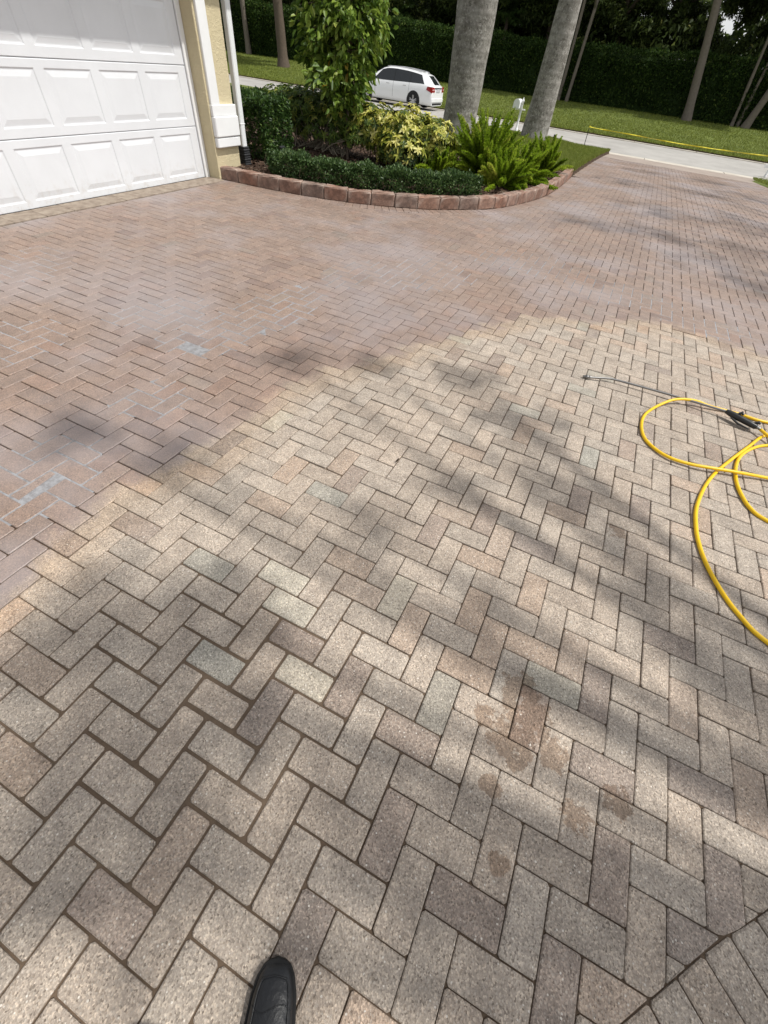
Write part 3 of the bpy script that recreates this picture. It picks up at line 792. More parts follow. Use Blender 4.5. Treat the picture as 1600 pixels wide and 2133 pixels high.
# strip of pale slabs in front of the door
M_SLAB = concrete('pale_slab', (.21, .165, .13), (.34, .285, .23), 11.0)
strip = tag(empty('threshold_strip', (-5.6, 3, 0)), kind='structure')
yj = [-2.8]
while yj[-1] < 5.6: yj.append(yj[-1] + random.uniform(.30, .36))
yj[-1] = 5.945
for i in range(len(yj) - 1):
    b = MB(); b.box((-5.607, (yj[i] + yj[i + 1]) / 2, -.004 + random.uniform(-.001, .001)), (.288, yj[i + 1] - yj[i] - .004, .024), .004); b.build('threshold_slab', M_SLAB, strip)

# ------------------------------------------------------------------ leaf tools
def unit(a): return a / np.maximum(np.linalg.norm(a, axis=1), 1e-9)[:, None]
def leaf_mesh(P, D, L, W, N=None, fold=.18, droop=.15, simple_=False):
    """P base points, D leaf directions, L/W lengths and widths; two folded blades for each leaf"""
    n = len(P); D = unit(D)
    if N is None: N = rng.normal(0, 1, (n, 3)) + np.array([0, 0, 1.2])
    S = unit(np.cross(D, N)); Nn = unit(np.cross(S, D)); L = np.broadcast_to(L, (n,))[:, None]; W = np.broadcast_to(W, (n,))[:, None]
    tip = P + D * L - Nn * L * droop
    if simple_:
        mid = P + D * L * .5
        V = np.stack([P, mid + S * W * .5 + Nn * W * fold, tip, mid - S * W * .5 + Nn * W * fold], 1).reshape(-1, 3)
        F = np.arange(4 * n).reshape(-1, 4)
        return V, F
    m1 = P + D * L * .32 - Nn * L * droop * .1; m2 = P + D * L * .70 - Nn * L * droop * .5
    V = np.stack([P, m1 + S * W * .46 + Nn * W * fold, m2 + S * W * .40 + Nn * W * fold, tip, m2 - S * W * .40 + Nn * W * fold, m1 - S * W * .46 + Nn * W * fold], 1).reshape(-1, 3)
    b0 = np.arange(n)[:, None] * 6
    F = np.concatenate([b0 + np.array([0, 3, 2, 1]), b0 + np.array([0, 5, 4, 3])], 1).reshape(-1, 4)
    return V, F
def tones(n, mean, sd, per): return np.repeat(np.clip(rng.normal(mean, sd, n), 0, 1), per)
M_TWIG = simple('grey_twig', (.16, .125, .09), .85, .2)
M_STEM = simple('pale_stem', (.33, .285, .22), .8, .2)
M_BARK = simple('brown_bark', (.105, .082, .063), .9, .2, bump=.7, bscale=26, var=.35)
M_GBARK = simple('grey_brown_bark', (.17, .145, .12), .9, .2, bump=.8, bscale=30, var=.35)

# clipped low hedge along the kerb
M_BOX = leafmat('boxwood_leaf', [(0, (.024, .050, .015)), (.45, (.060, .112, .032)), (.8, (.118, .185, .058)), (1, (.19, .25, .11))], .30, .22, .6)
path = np.array(catmull([(-5.02, 6.72), (-4.55, 6.50), (-3.72, 6.70), (-3.0, 7.06), (-2.52, 7.48), (-2.22, 7.92)], .05))
def hedge_points(path, hw, z0, z1, n, jit=.04, inner=.3):
    s = rng.random(n) * (len(path) - 1.001); k = s.astype(int); f = (s - k)[:, None]; c = path[k] * (1 - f) + path[k + 1] * f
    t = unit(path[k + 1] - path[k]); nr = np.stack([-t[:, 1], t[:, 0]], 1)
    a = rng.random(n); th = np.where(a < .5, rng.uniform(-1, 1, n), 0)           # top or sides
    side = np.where(rng.random(n) < .62, -1.0, 1.0)
    u = np.where(a < .5, th, side); v = np.where(a < .5, 1.0, rng.random(n) ** .8)
    out = np.c_[nr * u[:, None], np.where(a < .5, 1.0, .25)]
    e = np.abs(u) ** 6 * np.abs(v) ** 6 * .05
    depth = np.abs(rng.normal(0, inner * .18, n))
    bumps = .025 * np.sin(c[:, 0] * 11 + c[:, 1] * 7) + .02 * np.sin(c[:, 0] * 23 - c[:, 1] * 17 + v * 9)
    P = np.c_[c + nr * (u * hw + np.sign(u) * (bumps - e))[:, None], z0 + (z1 - z0) * v + np.where(a < .5, bumps - e * .6, 0)]
    P = P - unit(out) * depth[:, None] + rng.normal(0, jit * .25, (n, 3)); P[:, 2] = np.maximum(P[:, 2], z0 + .01)
    return P, out
lowh = tag(empty('low_hedge', (-3.4, 6.9, .1)), 'low clipped boxwood hedge just behind the stone edging', 'hedge')
P, O = hedge_points(path, .225, .11, .365, 21000)
D = unit(O) + rng.normal(0, .75, P.shape) + np.array([0, 0, .35])
V, F = leaf_mesh(P, D, rng.uniform(.028, .046, len(P)), rng.uniform(.017, .026, len(P)))
link('foliage', np_mesh('foliage', V, F, M_BOX, tones(len(P), .42, .24, 2)), lowh)
b = MB()
for i in range(90):
    k = rng.integers(0, len(path) - 1); x, y = path[k] + rng.normal(0, .09, 2); b.tube([(x, y, .09), (x + rng.normal(0, .03), y + rng.normal(0, .03), .2), (x + rng.normal(0, .07), y + rng.normal(0, .07), .31)], [.004, .003, .002], 4, cap=False)
tag(b.build('stems', M_TWIG, lowh), kind='stuff')

# box-shaped hedge against the house corner
M_FIC = leafmat('ficus_leaf', [(0, (.016, .036, .010)), (.45, (.042, .090, .019)), (.8, (.095, .165, .034)), (1, (.17, .24, .06))], .28, .3, .6)
def box_points(lo, hi, n, faces, depth=.06):
    lo = np.array(lo); hi = np.array(hi); sz = hi - lo; P = lo + rng.random((n, 3)) * sz; O = np.zeros((n, 3))
    ar = np.array([{'x': sz[1] * sz[2], 'y': sz[0] * sz[2], 'z': sz[0] * sz[1]}[f[1]] for f in faces]); w = rng.choice(len(faces), n, p=ar / ar.sum())
    for i, f in enumerate(faces):
        ax = 'xyz'.index(f[1]); m = w == i; s = 1 if f[0] == '+' else -1
        o1, o2 = [a for a in range(3) if a != ax]
        wob = .035 * np.sin(P[m, o1] * 7 + i) * np.sin(P[m, o2] * 6 + 2 * i) + .02 * np.sin(P[m, o1] * 19) * np.sin(P[m, o2] * 17)
        e1 = np.abs((P[m, o1] - lo[o1]) / sz[o1] * 2 - 1) ** 10; e2 = np.abs((P[m, o2] - lo[o2]) / sz[o2] * 2 - 1) ** 10
        P[m, ax] = (hi[ax] if s > 0 else lo[ax]) + s * (wob - .05 * (e1 + e2)) - s * np.abs(rng.normal(0, depth, m.sum())); O[m, ax] = s
    return P, O
fic = tag(empty('corner_hedge', (-6.3, 7.9, .1)), 'waist-high boxy green hedge beside the downspout', 'hedge')
P, O = box_points((-8.6, 7.02, .12), (-5.50, 7.80, .87), 14000, ('-y', '+x', '+z', '+x'), .05)
P2, O2 = box_points((-8.4, 7.15, .12), (-5.62, 7.7, .78), 6000, ('-y', '+x', '+z'), .09); P = np.r_[P, P2]; O = np.r_[O, O2]
D = O * .7 + rng.normal(0, .7, P.shape) + np.array([0, 0, .1])
V, F = leaf_mesh(P, D, rng.uniform(.035, .06, len(P)), rng.uniform(.02, .032, len(P)), droop=.25)
link('foliage', np_mesh('foliage', V, F, M_FIC, tones(len(P), .45, .25, 2)), fic)
b = MB()
for i in range(60):
    x, y = rng.uniform(-8.4, -5.6), rng.uniform(7.2, 7.7); b.tube([(x, y, .08), (x + rng.normal(0, .06), y + rng.normal(0, .06), .4), (x + rng.normal(0, .12), y + rng.normal(0, .12), .8)], [.009, .006, .003], 5, cap=False)
tag(b.build('stems', M_TWIG, fic), kind='stuff')

# schefflera: whorls of leaflets on bare stems
def whorls(C, Dn, n_leaf, L, W, droop=.3):
    n = len(C); k = n_leaf; a = np.tile(np.arange(k) / k * 6.283, (n, 1)) + rng.uniform(0, 6.28, (n, 1)) + rng.normal(0, .12, (n, k))
    Dn = unit(Dn); X = unit(np.cross(Dn, rng.normal(0, 1, (n, 3)))); Y = np.cross(Dn, X)
    d = X[:, None] * np.cos(a)[..., None] + Y[:, None] * np.sin(a)[..., None] + Dn[:, None] * rng.uniform(-.15, .55, (n, k))[..., None]
    P = np.repeat(C, k, 0); NN = np.repeat(Dn, k, 0)
    return leaf_mesh(P, d.reshape(-1, 3), (L * rng.uniform(.65, 1.2, (n, k))).ravel(), (W * rng.uniform(.7, 1.2, (n, k))).ravel(), NN, .12, droop)
M_VAR = leafmat('variegated_leaf', [(0, (.022, .045, .010)), (.30, (.065, .105, .018)), (.58, (.30, .32, .04)), (.82, (.60, .56, .12)), (1, (.76, .72, .30))], .32, .3, .5)
M_SCH = leafmat('schefflera_leaf', [(0, (.036, .070, .014)), (.5, (.105, .170, .028)), (.85, (.25, .30, .05)), (1, (.56, .53, .12))], .32, .3, .5)
def ell_points(c, r, n, low=-.6):
    d = unit(rng.normal(0, 1, (int(n * 1.8), 3))); d = d[d[:, 2] > low][:n]; rr = rng.uniform(.72, 1.03, len(d)) * (1 + .1 * np.sin(d[:, 0] * 7) * np.sin(d[:, 2] * 6 + d[:, 1] * 5))
    return np.array(c) + d * np.array(r) * rr[:, None], d
vs_r = tag(empty('variegated_shrub', (-4.0, 9.0, .1)), 'bushy yellow and green variegated shrub left of the palm trunk', 'shrub')
Ps, Os = [], []
for c, r, n in (((-4.05, 9.15, .49), (.62, .55, .42), 400), ((-3.52, 9.25, .46), (.42, .45, .35), 260), ((-4.70, 9.15, .56), (.50, .45, .32), 270), ((-3.9, 8.75, .34), (.50, .32, .26), 170)):
    P, O = ell_points(c, r, n); Ps.append(P); Os.append(O)
P = np.concatenate(Ps); O = np.concatenate(Os)
V, F = whorls(P, O + np.array([0, 0, .5]), 7, .092, .038)
tn = np.clip(np.repeat(np.clip(rng.normal(.56, .24, len(P)), 0, 1), 7) + rng.normal(0, .12, len(P) * 7), 0, 1)
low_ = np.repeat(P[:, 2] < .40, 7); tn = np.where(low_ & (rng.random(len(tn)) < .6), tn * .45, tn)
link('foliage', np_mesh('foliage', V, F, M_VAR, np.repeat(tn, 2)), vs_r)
b = MB()
for i in range(46):
    x, y = rng.uniform(-4.7, -3.4), rng.uniform(8.8, 9.4); q = P[rng.integers(0, len(P))]; b.tube([(x, y, .08), ((x + q[0]) / 2 + rng.normal(0, .05), (y + q[1]) / 2, .3), tuple(q)], [.009, .007, .004], 5, cap=False)
tag(b.build('stems', M_TWIG, vs_r), kind='stuff')
vs_l = tag(empty('leggy_shrub', (-5.9, 9.4, .1)), 'leggy dark green shrub with bare pale stems behind the small tree', 'shrub')
Ps, Os = [], []
for c, r, n in (((-6.1, 9.2, .66), (.66, .5, .27), 480), ((-5.35, 9.2, .64), (.60, .45, .26), 430), ((-6.75, 9.3, .66), (.50, .45, .24), 220), ((-5.65, 8.95, .42), (.78, .30, .24), 260), ((-4.85, 8.95, .42), (.40, .3, .25), 130)):
    P, O = ell_points(c, r, n); Ps.append(P); Os.append(O)
P = np.concatenate(Ps); O = np.concatenate(Os)
V, F = whorls(P, O + np.array([0, 0, .5]), 7, .082, .03)
link('foliage', np_mesh('foliage', V, F, M_SCH, np.repeat(np.clip(np.repeat(np.clip(rng.normal(.45, .24, len(P)), 0, 1), 7) + rng.normal(0, .1, len(P) * 7), 0, 1), 2)), vs_l)
b = MB()
for i in range(64):
    x, y = rng.uniform(-6.2, -5.1), rng.uniform(8.75, 9.2); q = P[rng.integers(0, len(P))]; b.tube([(x, y, .08), (x + (q[0] - x) * .35 + rng.normal(0, .05), y + (q[1] - y) * .35, .26), tuple(q)], [.012, .010, .006], 5, cap=False)
tag(b.build('stems', M_STEM, vs_l), kind='stuff')

# small broad-leaved tree in the bed
M_CIT = leafmat('citrus_leaf', [(0, (.040, .080, .014)), (.4, (.110, .190, .026)), (.78, (.240, .330, .050)), (.95, (.36, .42, .10)), (1, (.50, .27, .04))], .30, .35, .55)
tr = tag(empty('citrus_tree', (-4.97, 8.75, .1)), 'small leafy tree with drooping bright green leaves in the planting bed', 'tree')
b = MB(); trunk_pts = [(-4.97, 8.75, .06), (-4.99, 8.78, .4), (-5.05, 8.86, .8), (-5.12, 8.98, 1.3), (-5.2, 9.1, 1.9), (-5.25, 9.15, 2.7)]
b.tube(trunk_pts, [.030, .027, .024, .020, .015, .006], 8); b.build('trunk', M_BARK, tr)
br = MB(); Ps = []; Ds = []
for i in range(220):
    t_ = rng.uniform(.26, 1.0); k = t_ * (len(trunk_pts) - 1); j = min(int(k), len(trunk_pts) - 2); p0 = np.array(trunk_pts[j]) * (1 - k + j) + np.array(trunk_pts[j + 1]) * (k - j)
    if p0[2] < .80: continue
    a = rng.uniform(0, 6.28); ln = rng.uniform(.35, .82) * (1.0 if p0[2] < 2.1 else .6)
    if p0[2] < 1.35: ln *= .55 if math.cos(a) > .2 else .92
    d = np.array([math.cos(a), math.sin(a), rng.uniform(.05, .7)]); mid = p0 + d * ln * .55; end = mid + np.array([d[0], d[1], -rng.uniform(.1, .7)]) * ln * .5
    br.tube([tuple(p0), tuple(mid), tuple(end)], [.009, .006, .003], 5, cap=False)
    for q in range(int(46 * ln / .6)):
        s = rng.uniform(.25, 1.05); pt_ = p0 + (mid - p0) * min(1, s / .55) if s < .55 else mid + (end - mid) * (s - .55) / .45
        Ps.append(pt_ + rng.normal(0, .045, 3)); Ds.append(np.array([d[0], d[1], -.55]) + rng.normal(0, .6, 3))
tag(br.build('branches', M_TWIG, tr), kind='stuff')
Ps = np.array(Ps); Ds = np.array(Ds)
V, F = leaf_mesh(Ps, Ds, rng.uniform(.085, .150, len(Ps)), rng.uniform(.045, .075, len(Ps)), droop=.25)
tn = np.clip(rng.normal(.5, .2, len(Ps)), 0, .93); tn[rng.random(len(tn)) < .004] = 1.0
link('crown', np_mesh('crown', V, F, M_CIT, np.repeat(tn, 2)), tr)

# foxtail ferns: arching plumes set all round with needles
M_FERN = leafmat('foxtail_fern', [(0, (.095, .160, .012)), (.45, (.250, .375, .024)), (.85, (.41, .52, .05)), (1, (.56, .55, .12))], .5, .45, .3)
def foxtail(name, label, c, n, h, spread, seed):
    r = np.random.default_rng(seed); o = tag(empty(name, c), label, 'fern', 'foxtail ferns in the bed'); c = np.array(c); AP, AD, AL, AT = [], [], [], []; b = MB()
    for i in range(n):
        a = r.uniform(0, 6.283); up = r.beta(1.6, 1.1); L = h * r.uniform(.6, 1.15); out = (1 - up) * spread + .08
        p0 = c + np.array([math.cos(a), math.sin(a), 0]) * r.uniform(0, .16 * spread + .03); pts = []
        m = 16; dirv = np.array([math.cos(a) * out, math.sin(a) * out, up * .9 + .25]); dirv /= np.linalg.norm(dirv); q = p0.copy(); bend = r.uniform(.02, .075) * (1.3 - up)
        for k in range(m):
            pts.append(q.copy()); q = q + dirv * L / m; dirv = dirv + np.array([math.cos(a) * .02, math.sin(a) * .02, -bend]); dirv /= np.linalg.norm(dirv)
            if q[2] < c[2] + .01: q[2] = c[2] + .01
        b.tube([tuple(p) for p in pts], .003, 3, cap=False)
        pts = np.array(pts); tone = np.clip(r.normal(.52, .2), 0, .95)
        for k in range(2, m):
            w = .060 * min(1, (k - 1) / 3) * min(1, (m - k + 1.2) / 5); nn = 38
            f = r.random((nn, 1)); base = pts[k - 1] * (1 - f) + pts[k] * f; t_ = pts[k] - pts[k - 1]; t_ /= max(np.linalg.norm(t_), 1e-6)
            d = r.normal(0, 1, (nn, 3)); d -= (d @ t_)[:, None] * t_; d = unit(d) * .9 + t_ * .75
            AP.append(base); AD.append(d); AL.append(w * r.uniform(.7, 1.1, nn)); AT.append(np.full(nn, tone) + r.normal(0, .1, nn))
    P = np.concatenate(AP); D = np.concatenate(AD); L = np.concatenate(AL); T = np.clip(np.concatenate(AT), 0, 1)
    V, F = leaf_mesh(P, D, L, L * .26 + .0045, None, .05, .05, True)
    link('fronds', np_mesh('fronds', V, F, M_FERN, T), o); tag(b.build('stalks', M_TWIG, o), kind='stuff')
foxtail('foxtail_fern', 'largest bright green foxtail fern with upright plumes in front of the palms', (-2.55, 9.55, .10), 165, .92, .95, 1)
foxtail('foxtail_fern', 'medium foxtail fern sprawling at the low hedge end nearest the edging', (-2.05, 9.0, .10), 70, .52, 1.0, 2)
foxtail('foxtail_fern', 'small foxtail fern between the variegated shrub and the largest fern', (-3.22, 8.95, .10), 40, .42, .8, 3)
foxtail('foxtail_fern', 'upright foxtail fern standing alone at the right end of the bed', (-1.78, 11.35, .08), 48, .62, .6, 4)
foxtail('foxtail_fern', 'foxtail fern merging into the right side of the largest one', (-2.0, 9.9, .10), 75, .62, 1.0, 5)

# ------------------------------------------------------------------ royal palms
def palm_bark():
    t = NT('palm_bark'); p = t.obj()
    n = t.noise(5, 5, .65, p).outputs['Fac']; f = t.noise(22, 5, .7, p).outputs['Fac']
    w = t.n('ShaderNodeTexWave', wave_type='BANDS', bands_direction='Z'); w.inputs['Scale'].default_value = 1.6; w.inputs['Distortion'].default_value = 2.2; w.inputs['Detail'].default_value = 3; t.l(p, w.inputs['Vector'])
    c = t.mix(t.maprange(n, .3, .7), (.145, .134, .117), (.31, .293, .266))
    c = t.mix(t.math('MULTIPLY', t.maprange(f, .54, .66), .8), c, (.46, .45, .42)); c = t.mix(t.maprange(f, .34, .46, .85, 0), c, (.06, .06, .048)); c = t.mix(t.math('MULTIPLY', t.maprange(t.noise(2.2, 4, .6, p).outputs['Fac'], .5, .68), .6), c, (.34, .33, .305))
    c = t.mix(t.math('MULTIPLY', t.maprange(w.outputs['Fac'], .72, 1.0), .30), c, (.13, .122, .105))
    h = t.math('ADD', f, t.math('MULTIPLY', w.outputs['Fac'], .3))
    return t.done(t.bsdf(c, .92, .2, 0, t.bump(h, .7, .02)))
M_PALM = palm_bark()
M_FROND = leafmat('palm_frond', [(0, (.020, .040, .010)), (.5, (.045, .085, .018)), (1, (.10, .14, .035))], .4, .3, .5)
def frond_set(nf, L, seed, up=(.1, .9), leaflet=.55, width=.035, per=46):
    r = np.random.default_rng(seed); AP, AD, AL = [], [], []
    for i in range(nf):
        a = 6.283 * i / nf + r.normal(0, .15); e = r.uniform(*up); d = np.array([math.cos(a) * math.cos(e), math.sin(a) * math.cos(e), math.sin(e)]); q = np.zeros(3); m = per
        for k in range(m):
            q = q + d * L / m; d = d + np.array([0, 0, -.030 - .02 * k / m]); d /= np.linalg.norm(d)
            s = np.cross(d, [0, 0, 1.0]); s /= max(np.linalg.norm(s), 1e-6); le = leaflet * math.sin(math.pi * min(1, (k + 3) / (m + 2))) ** .6
            for sg in (-1, 1):
                for _ in range(2):
                    AP.append(q + d * r.uniform(-.5, .5) * L / m); AD.append(s * sg + d * .45 + np.array([0, 0, r.uniform(-.55, .25)])); AL.append(le * r.uniform(.8, 1.1))
        AP.append(np.zeros(3)); AD.append(np.array([math.cos(a), math.sin(a), 1.0])); AL.append(.5)
    P = np.array(AP); D = np.array(AD); L_ = np.array(AL); n = len(P)
    V, F = leaf_mesh(P, D, L_, width * rng.uniform(.8, 1.2, n), np.tile([0, 0, 1.0], (n, 1)) + rng.normal(0, .3, (n, 3)), .1, .35, True)
    return np_mesh('palm_fronds', V, F, M_FROND, tones(n, .5, .2, 1))
FR = frond_set(15, 3.1, 5)
M_SHAFT = simple('palm_crownshaft', (.13, .19, .06), .5, .4)
def palm(label, base, lean, rads, H, group=None):
    o = tag(empty('palm_tree', base), label, 'palm tree', group); b = MB(); n = 22; V = []; F = []; m = 40
    for i in range(m + 1):
        s = i / m; z = s * H - .12; r = np.interp(z, [-.12, .1, .5, 1.2, 3.0, 6.0, H], [rads[0] * 1.12, rads[0], rads[0] * .95, rads[1], rads[2], rads[2] * .92, rads[2] * .7])
        cx, cy = lean[0] * s + .05 * math.sin(s * 5), lean[1] * s
        for k in range(n):
            a = 2 * math.pi * k / n; rr = r * (1 + .025 * math.sin(3 * a + z * 1.3) + .012 * math.sin(7 * a + z * 6)) + (.003 if i % 3 == 0 else 0)
            V.append((cx + rr * math.cos(a), cy + rr * math.sin(a), z))
    for i in range(m):
        for k in range(n): j = (k + 1) % n; F.append((i * n + k, i * n + j, i * n + n + j, i * n + n + k))
    b.add(V, F, 0, True); b.build('trunk', M_PALM, o, (0, 0, 0))
    b = MB(); b.lathe([(rads[2] * .7, H - .15), (rads[2] * .72, H + .2), (rads[2] * .5, H + .9), (.09, H + 1.35)], (lean[0], lean[1], 0), 14); b.build('crownshaft', M_SHAFT, o, (0, 0, 0))
    c = link('crown', FR, o, (lean[0], lean[1], H + 1.25)); c.rotation_euler = (0, 0, random.uniform(0, 6)); return o
palm('thick grey palm trunk behind the variegated shrub', (-5.00, 15.0, .02), (-.18, 0, 0), (.47, .45, .50), 8.2, None)
palm('grey palm trunk leaning right on the lawn beside the mailbox', (-3.56, 18.6, .0), (-.05, 0, 0), (.43, .36, .31), 8.6, None)

# ------------------------------------------------------------------ mailbox
M_WHITE = simple('white_enamel', (.80, .81, .82), .35, .5, var=.03)
mb_ = tag(empty('mailbox', (-5.60, 24.0, -.36)), 'white mailbox with arched top on a white post', 'mailbox')
X0, Y0 = -5.38, 24.0
b = MB(); b.lathe([(.075, -.40), (.08, -.30), (.062, -.28), (.06, -.20), (.05, -.185), (.04, -.17), (.044, .62), (.055, .63), (.05, .66), (.022, .70), (.0, .76)], (X0, Y0, 0), 12); b.build('post', M_WHITE, mb_)
b = MB(); b.box((X0 - .06, Y0, .385), (.46, .05, .05), .008); b.build('arm', M_WHITE, mb_)
b = MB(); prof = [(-.125, 0), (.125, 0), (.125, .15)] + [(.125 * math.cos(a), .15 + .125 * math.sin(a)) for a in np.linspace(.2, math.pi - .2, 9)] + [(-.125, .15)]
V = [(X0 - .18 + p, Y0 - .26, .415 + z) for p, z in prof] + [(X0 - .18 + p, Y0 + .24, .415 + z) for p, z in prof]; k = len(prof)
b.add(V, [tuple(range(k))[::-1], tuple(range(k, 2 * k))] + [(i, (i + 1) % k, k + (i + 1) % k, k + i) for i in range(k)]); b.build('box', M_WHITE, mb_)
b = MB(); b.add([(X0 - .18 + p * 1.05, Y0 - .27, .412 + z * 1.03) for p, z in prof] + [(X0 - .18 + p * 1.05, Y0 - .262, .412 + z * 1.03) for p, z in prof], [tuple(range(k))[::-1]] + [(i, (i + 1) % k, k + (i + 1) % k, k + i) for i in range(k)]); b.build('door', M_WHITE, mb_)

# ------------------------------------------------------------------ caution tape across the driveway mouth
M_IRON = simple('dark_stake', (.035, .033, .03), .7, .4, var=.3)
def tape_mat():
    t = NT('yellow_tape'); p = t.pos(); v = t.n('ShaderNodeSeparateXYZ'); t.l(p, v.inputs[0])
    w = t.noise(7, 2, .5, p).outputs['Fac']; c = t.mix(t.maprange(w, .4, .6), (.62, .50, .02), (.80, .70, .06))
    return t.done(t.bsdf(c, .35, .5))
M_TAPE = tape_mat()
st = tag(empty('stake', (-2.42, 23.7, -.40)), 'thin dark metal stake holding the yellow tape at the lawn corner', 'stake')
b = MB(); b.tube([(-2.40, 23.7, -.46), (-2.42, 23.7, -.1), (-2.44, 23.7, .275)], .013, 8); b.build('rod', M_IRON, st)
b = MB(); b.lathe([(.02, .20), (.022, .22), (.022, .245), (.02, .26)], (-2.437, 23.7, 0), 8); b.build('clip', M_TAPE, st)
tag((lambda: (lambda m: (m.tube([(5.6, 23.9, -.45), (5.62, 23.9, .3)], .013, 8), m)[1].build('stake', M_IRON))(MB()))(), 'second dark stake right of the driveway, outside the picture', 'stake')
b = MB(); tp = catmull([(-2.44, 23.7, .235), (-2.21, 23.70, .215), (-.73, 23.7, .195), (1.05, 23.7, .165), (3.02, 23.7, .19), (3.96, 23.75, .215), (5.62, 23.9, .27)], .12); V = []; F = []
for i, q in enumerate(tp):
    tw = .9 * math.sin(i * .55) + .5 * math.sin(i * .21 + 1); hw = .018
    V += [(q[0], q[1] - hw * math.sin(tw), q[2] - hw * math.cos(tw) * .8 - .004), (q[0], q[1] + hw * math.sin(tw), q[2] + hw * math.cos(tw) * .8)]
for i in range(len(tp) - 1): F.append((2 * i, 2 * i + 2, 2 * i + 3, 2 * i + 1))
b.add(V, F, 0, True); o = b.build('caution_tape', M_TAPE); tag(o, 'narrow yellow tape strung from the stake across the driveway mouth', 'tape')
sm = o.modifiers.new('thickness', 'SOLIDIFY'); sm.thickness = .0012

# white folding barrier cut off by the right edge
br_ = tag(empty('barrier', (4.75, 25.45, -.48)), 'small white folding barrier on the street at the right edge', 'barrier')
for sy in (-.10, .10):
    for sx in (4.55, 5.2):
        b = MB(); b.tube([(sx, 25.45 + sy, -.47), (sx, 25.45 + sy * .15, -.10)], .03, 6); b.build('leg', M_WHITE, br_)
b = MB(); b.box((4.88, 25.43, -.16), (1.1, .03, .11), .006); b.build('board', M_WHITE, br_)
b = MB(); b.box((4.88, 25.40, -.33), (.74, .03, .06), .006); b.build('board', M_WHITE, br_)

# ------------------------------------------------------------------ garden lights and litter
def spot(label, x, y, z, h, tilt):
    o = tag(empty('garden_spotlight', (x, y, z)), label, 'garden light'); b = MB(); b.tube([(x, y, z - .03), (x, y, z + h * .55)], .012, 8); b.build('stake', M_RUBBER, o)
    b = MB(); a = Vector((x, y, z + h * .5)); d = Vector((math.sin(tilt) * .4, -.2, 1)).normalized() * h * .55; b.tube([a, a + d * .25, a + d * .3, a + d], [.018, .03, .036, .04], 12); b.build('lamp_head', M_RUBBER, o)
spot('small black spotlight on the lawn right of the leaning palm', -2.82, 18.2, float(z_isl(-2.82, 18.2)), .22, .3)
spot('black spotlight in the mulch left of the lone upright fern', -1.98, 11.0, .08, .30, .5)
spot('dark garden light hidden in the corner hedge foot', -5.10, 6.95, .1, .26, .1)
spot('black spotlight almost hidden behind the largest fern', -3.3, 13.2, .12, .34, .1)
def crumple(name, label, cat, c, r, mat):
    bm = bmesh.new(); bmesh.ops.create_icosphere(bm, subdivisions=2, radius=r)
    for v in bm.verts: v.co *= random.uniform(.6, 1.25); v.co.z *= .6; v.co += Vector(c)
    me = bpy.data.meshes.new(name); bm.to_mesh(me); bm.free(); me.materials.append(mat); return tag(link(name, me), label, cat)
crumple('paper_scrap', 'crumpled white scrap on the mulch near the right edging', 'litter', (-1.72, 10.15, .135), .035, M_WHITE)
M_DRY = leafmat('dry_leaf', [(0, (.03, .022, .015)), (1, (.14, .09, .05))], .7, .1, .3)
V, F = leaf_mesh(np.array([[-.575, 1.60, .008]]), np.array([[.3, .8, .25]]), .032, .012, np.array([[0, 0, 1.0]]), .3, -.3)
tag(link('fallen_leaf', np_mesh('fallen_leaf', V, F, M_DRY, np.array([.1, .1]))), 'single curled dark leaf lying on the dry pavers', 'leaf')

# ------------------------------------------------------------------ white estate car
M_CAR = None
def car_paint():
    t = NT('white_car_paint'); p = t.pos(); n = t.noise(2, 2, .5, p).outputs['Fac']
    return t.done(t.bsdf(t.mix(n, (.78, .79, .80), (.82, .83, .84)), .30, .5, 0, None, Coat_Weight=.7, Coat_Roughness=.04))
M_CAR = car_paint()
M_GLASS = simple('dark_car_glass', (.015, .018, .02), .06, .8, var=.1)
M_TYRE = simple('tyre', (.018, .018, .019), .8, .3)
M_RIM = simple('alloy_rim', (.55, .55, .56), .3, .5, .8)
M_DARK = simple('dark_plastic', (.012, .012, .013), .6, .4)
M_RED = simple('red_lens', (.28, .006, .012), .12, .6)
M_CLEAR = simple('pale_lens', (.55, .30, .30), .15, .6)
M_PLATE = simple('plate', (.45, .45, .47), .5, .4)
CX, CYN, CZ = -11.42, 29.0, -.470           # rear end (x), near side (y), ground; the car points to -x
HWM = .925; CY = CYN + HWM
ST = [(0.0, .80, .58, .72, .80), (.035, .95, .66, .86, .855), (.16, 1.02, .66, .955, .885), (.30, 1.14, .635, .975, .90), (.55, 1.315, .60, .985, .912), (.75, 1.365, .60, .985, .92), (1.2, 1.42, .61, .975, .925), (1.7, 1.455, .615, .965, .925), (2.3, 1.47, .62, .945, .925), (2.75, 1.455, .62, .935, .925), (3.05, 1.39, .625, .93, .92), (3.45, 1.20, .66, .93, .918), (3.75, 1.03, .72, .93, .915), (3.85, 1.00, .74, .925, .913), (4.3, .93, .74, .87, .90), (4.65, .84, .70, .78, .865), (4.83, .70, .60, .62, .78), (4.88, .55, .5, .50, .70)]
def car_ring(x):
    A = np.array(ST); zt, ht, bz, hw = [float(np.interp(x, A[:, 0], A[:, i])) for i in (1, 2, 3, 4)]
    return [(hw * .80, .20), (hw * .955, .235), (hw * .985, .36), (hw, .56), (hw * .995, .72), (hw * .965, max(bz - .06, .50)), (hw * .93, bz), (ht + .02, zt - .055), (ht - .06, zt - .012), (ht * .5, zt + .012), (0, zt + .018)]
carE = tag(empty('parked_car', (CX - 2.4, CY, CZ)), 'white estate car parked across the street beyond the shrubs', 'car')
def cpt(x, y, z): return (CX - x, CY + y, CZ + z)
b = MB(); xs = sorted(set([s[0] for s in ST] + list(np.linspace(.1, 4.8, 36)))); V = []; F = []; nr = 0
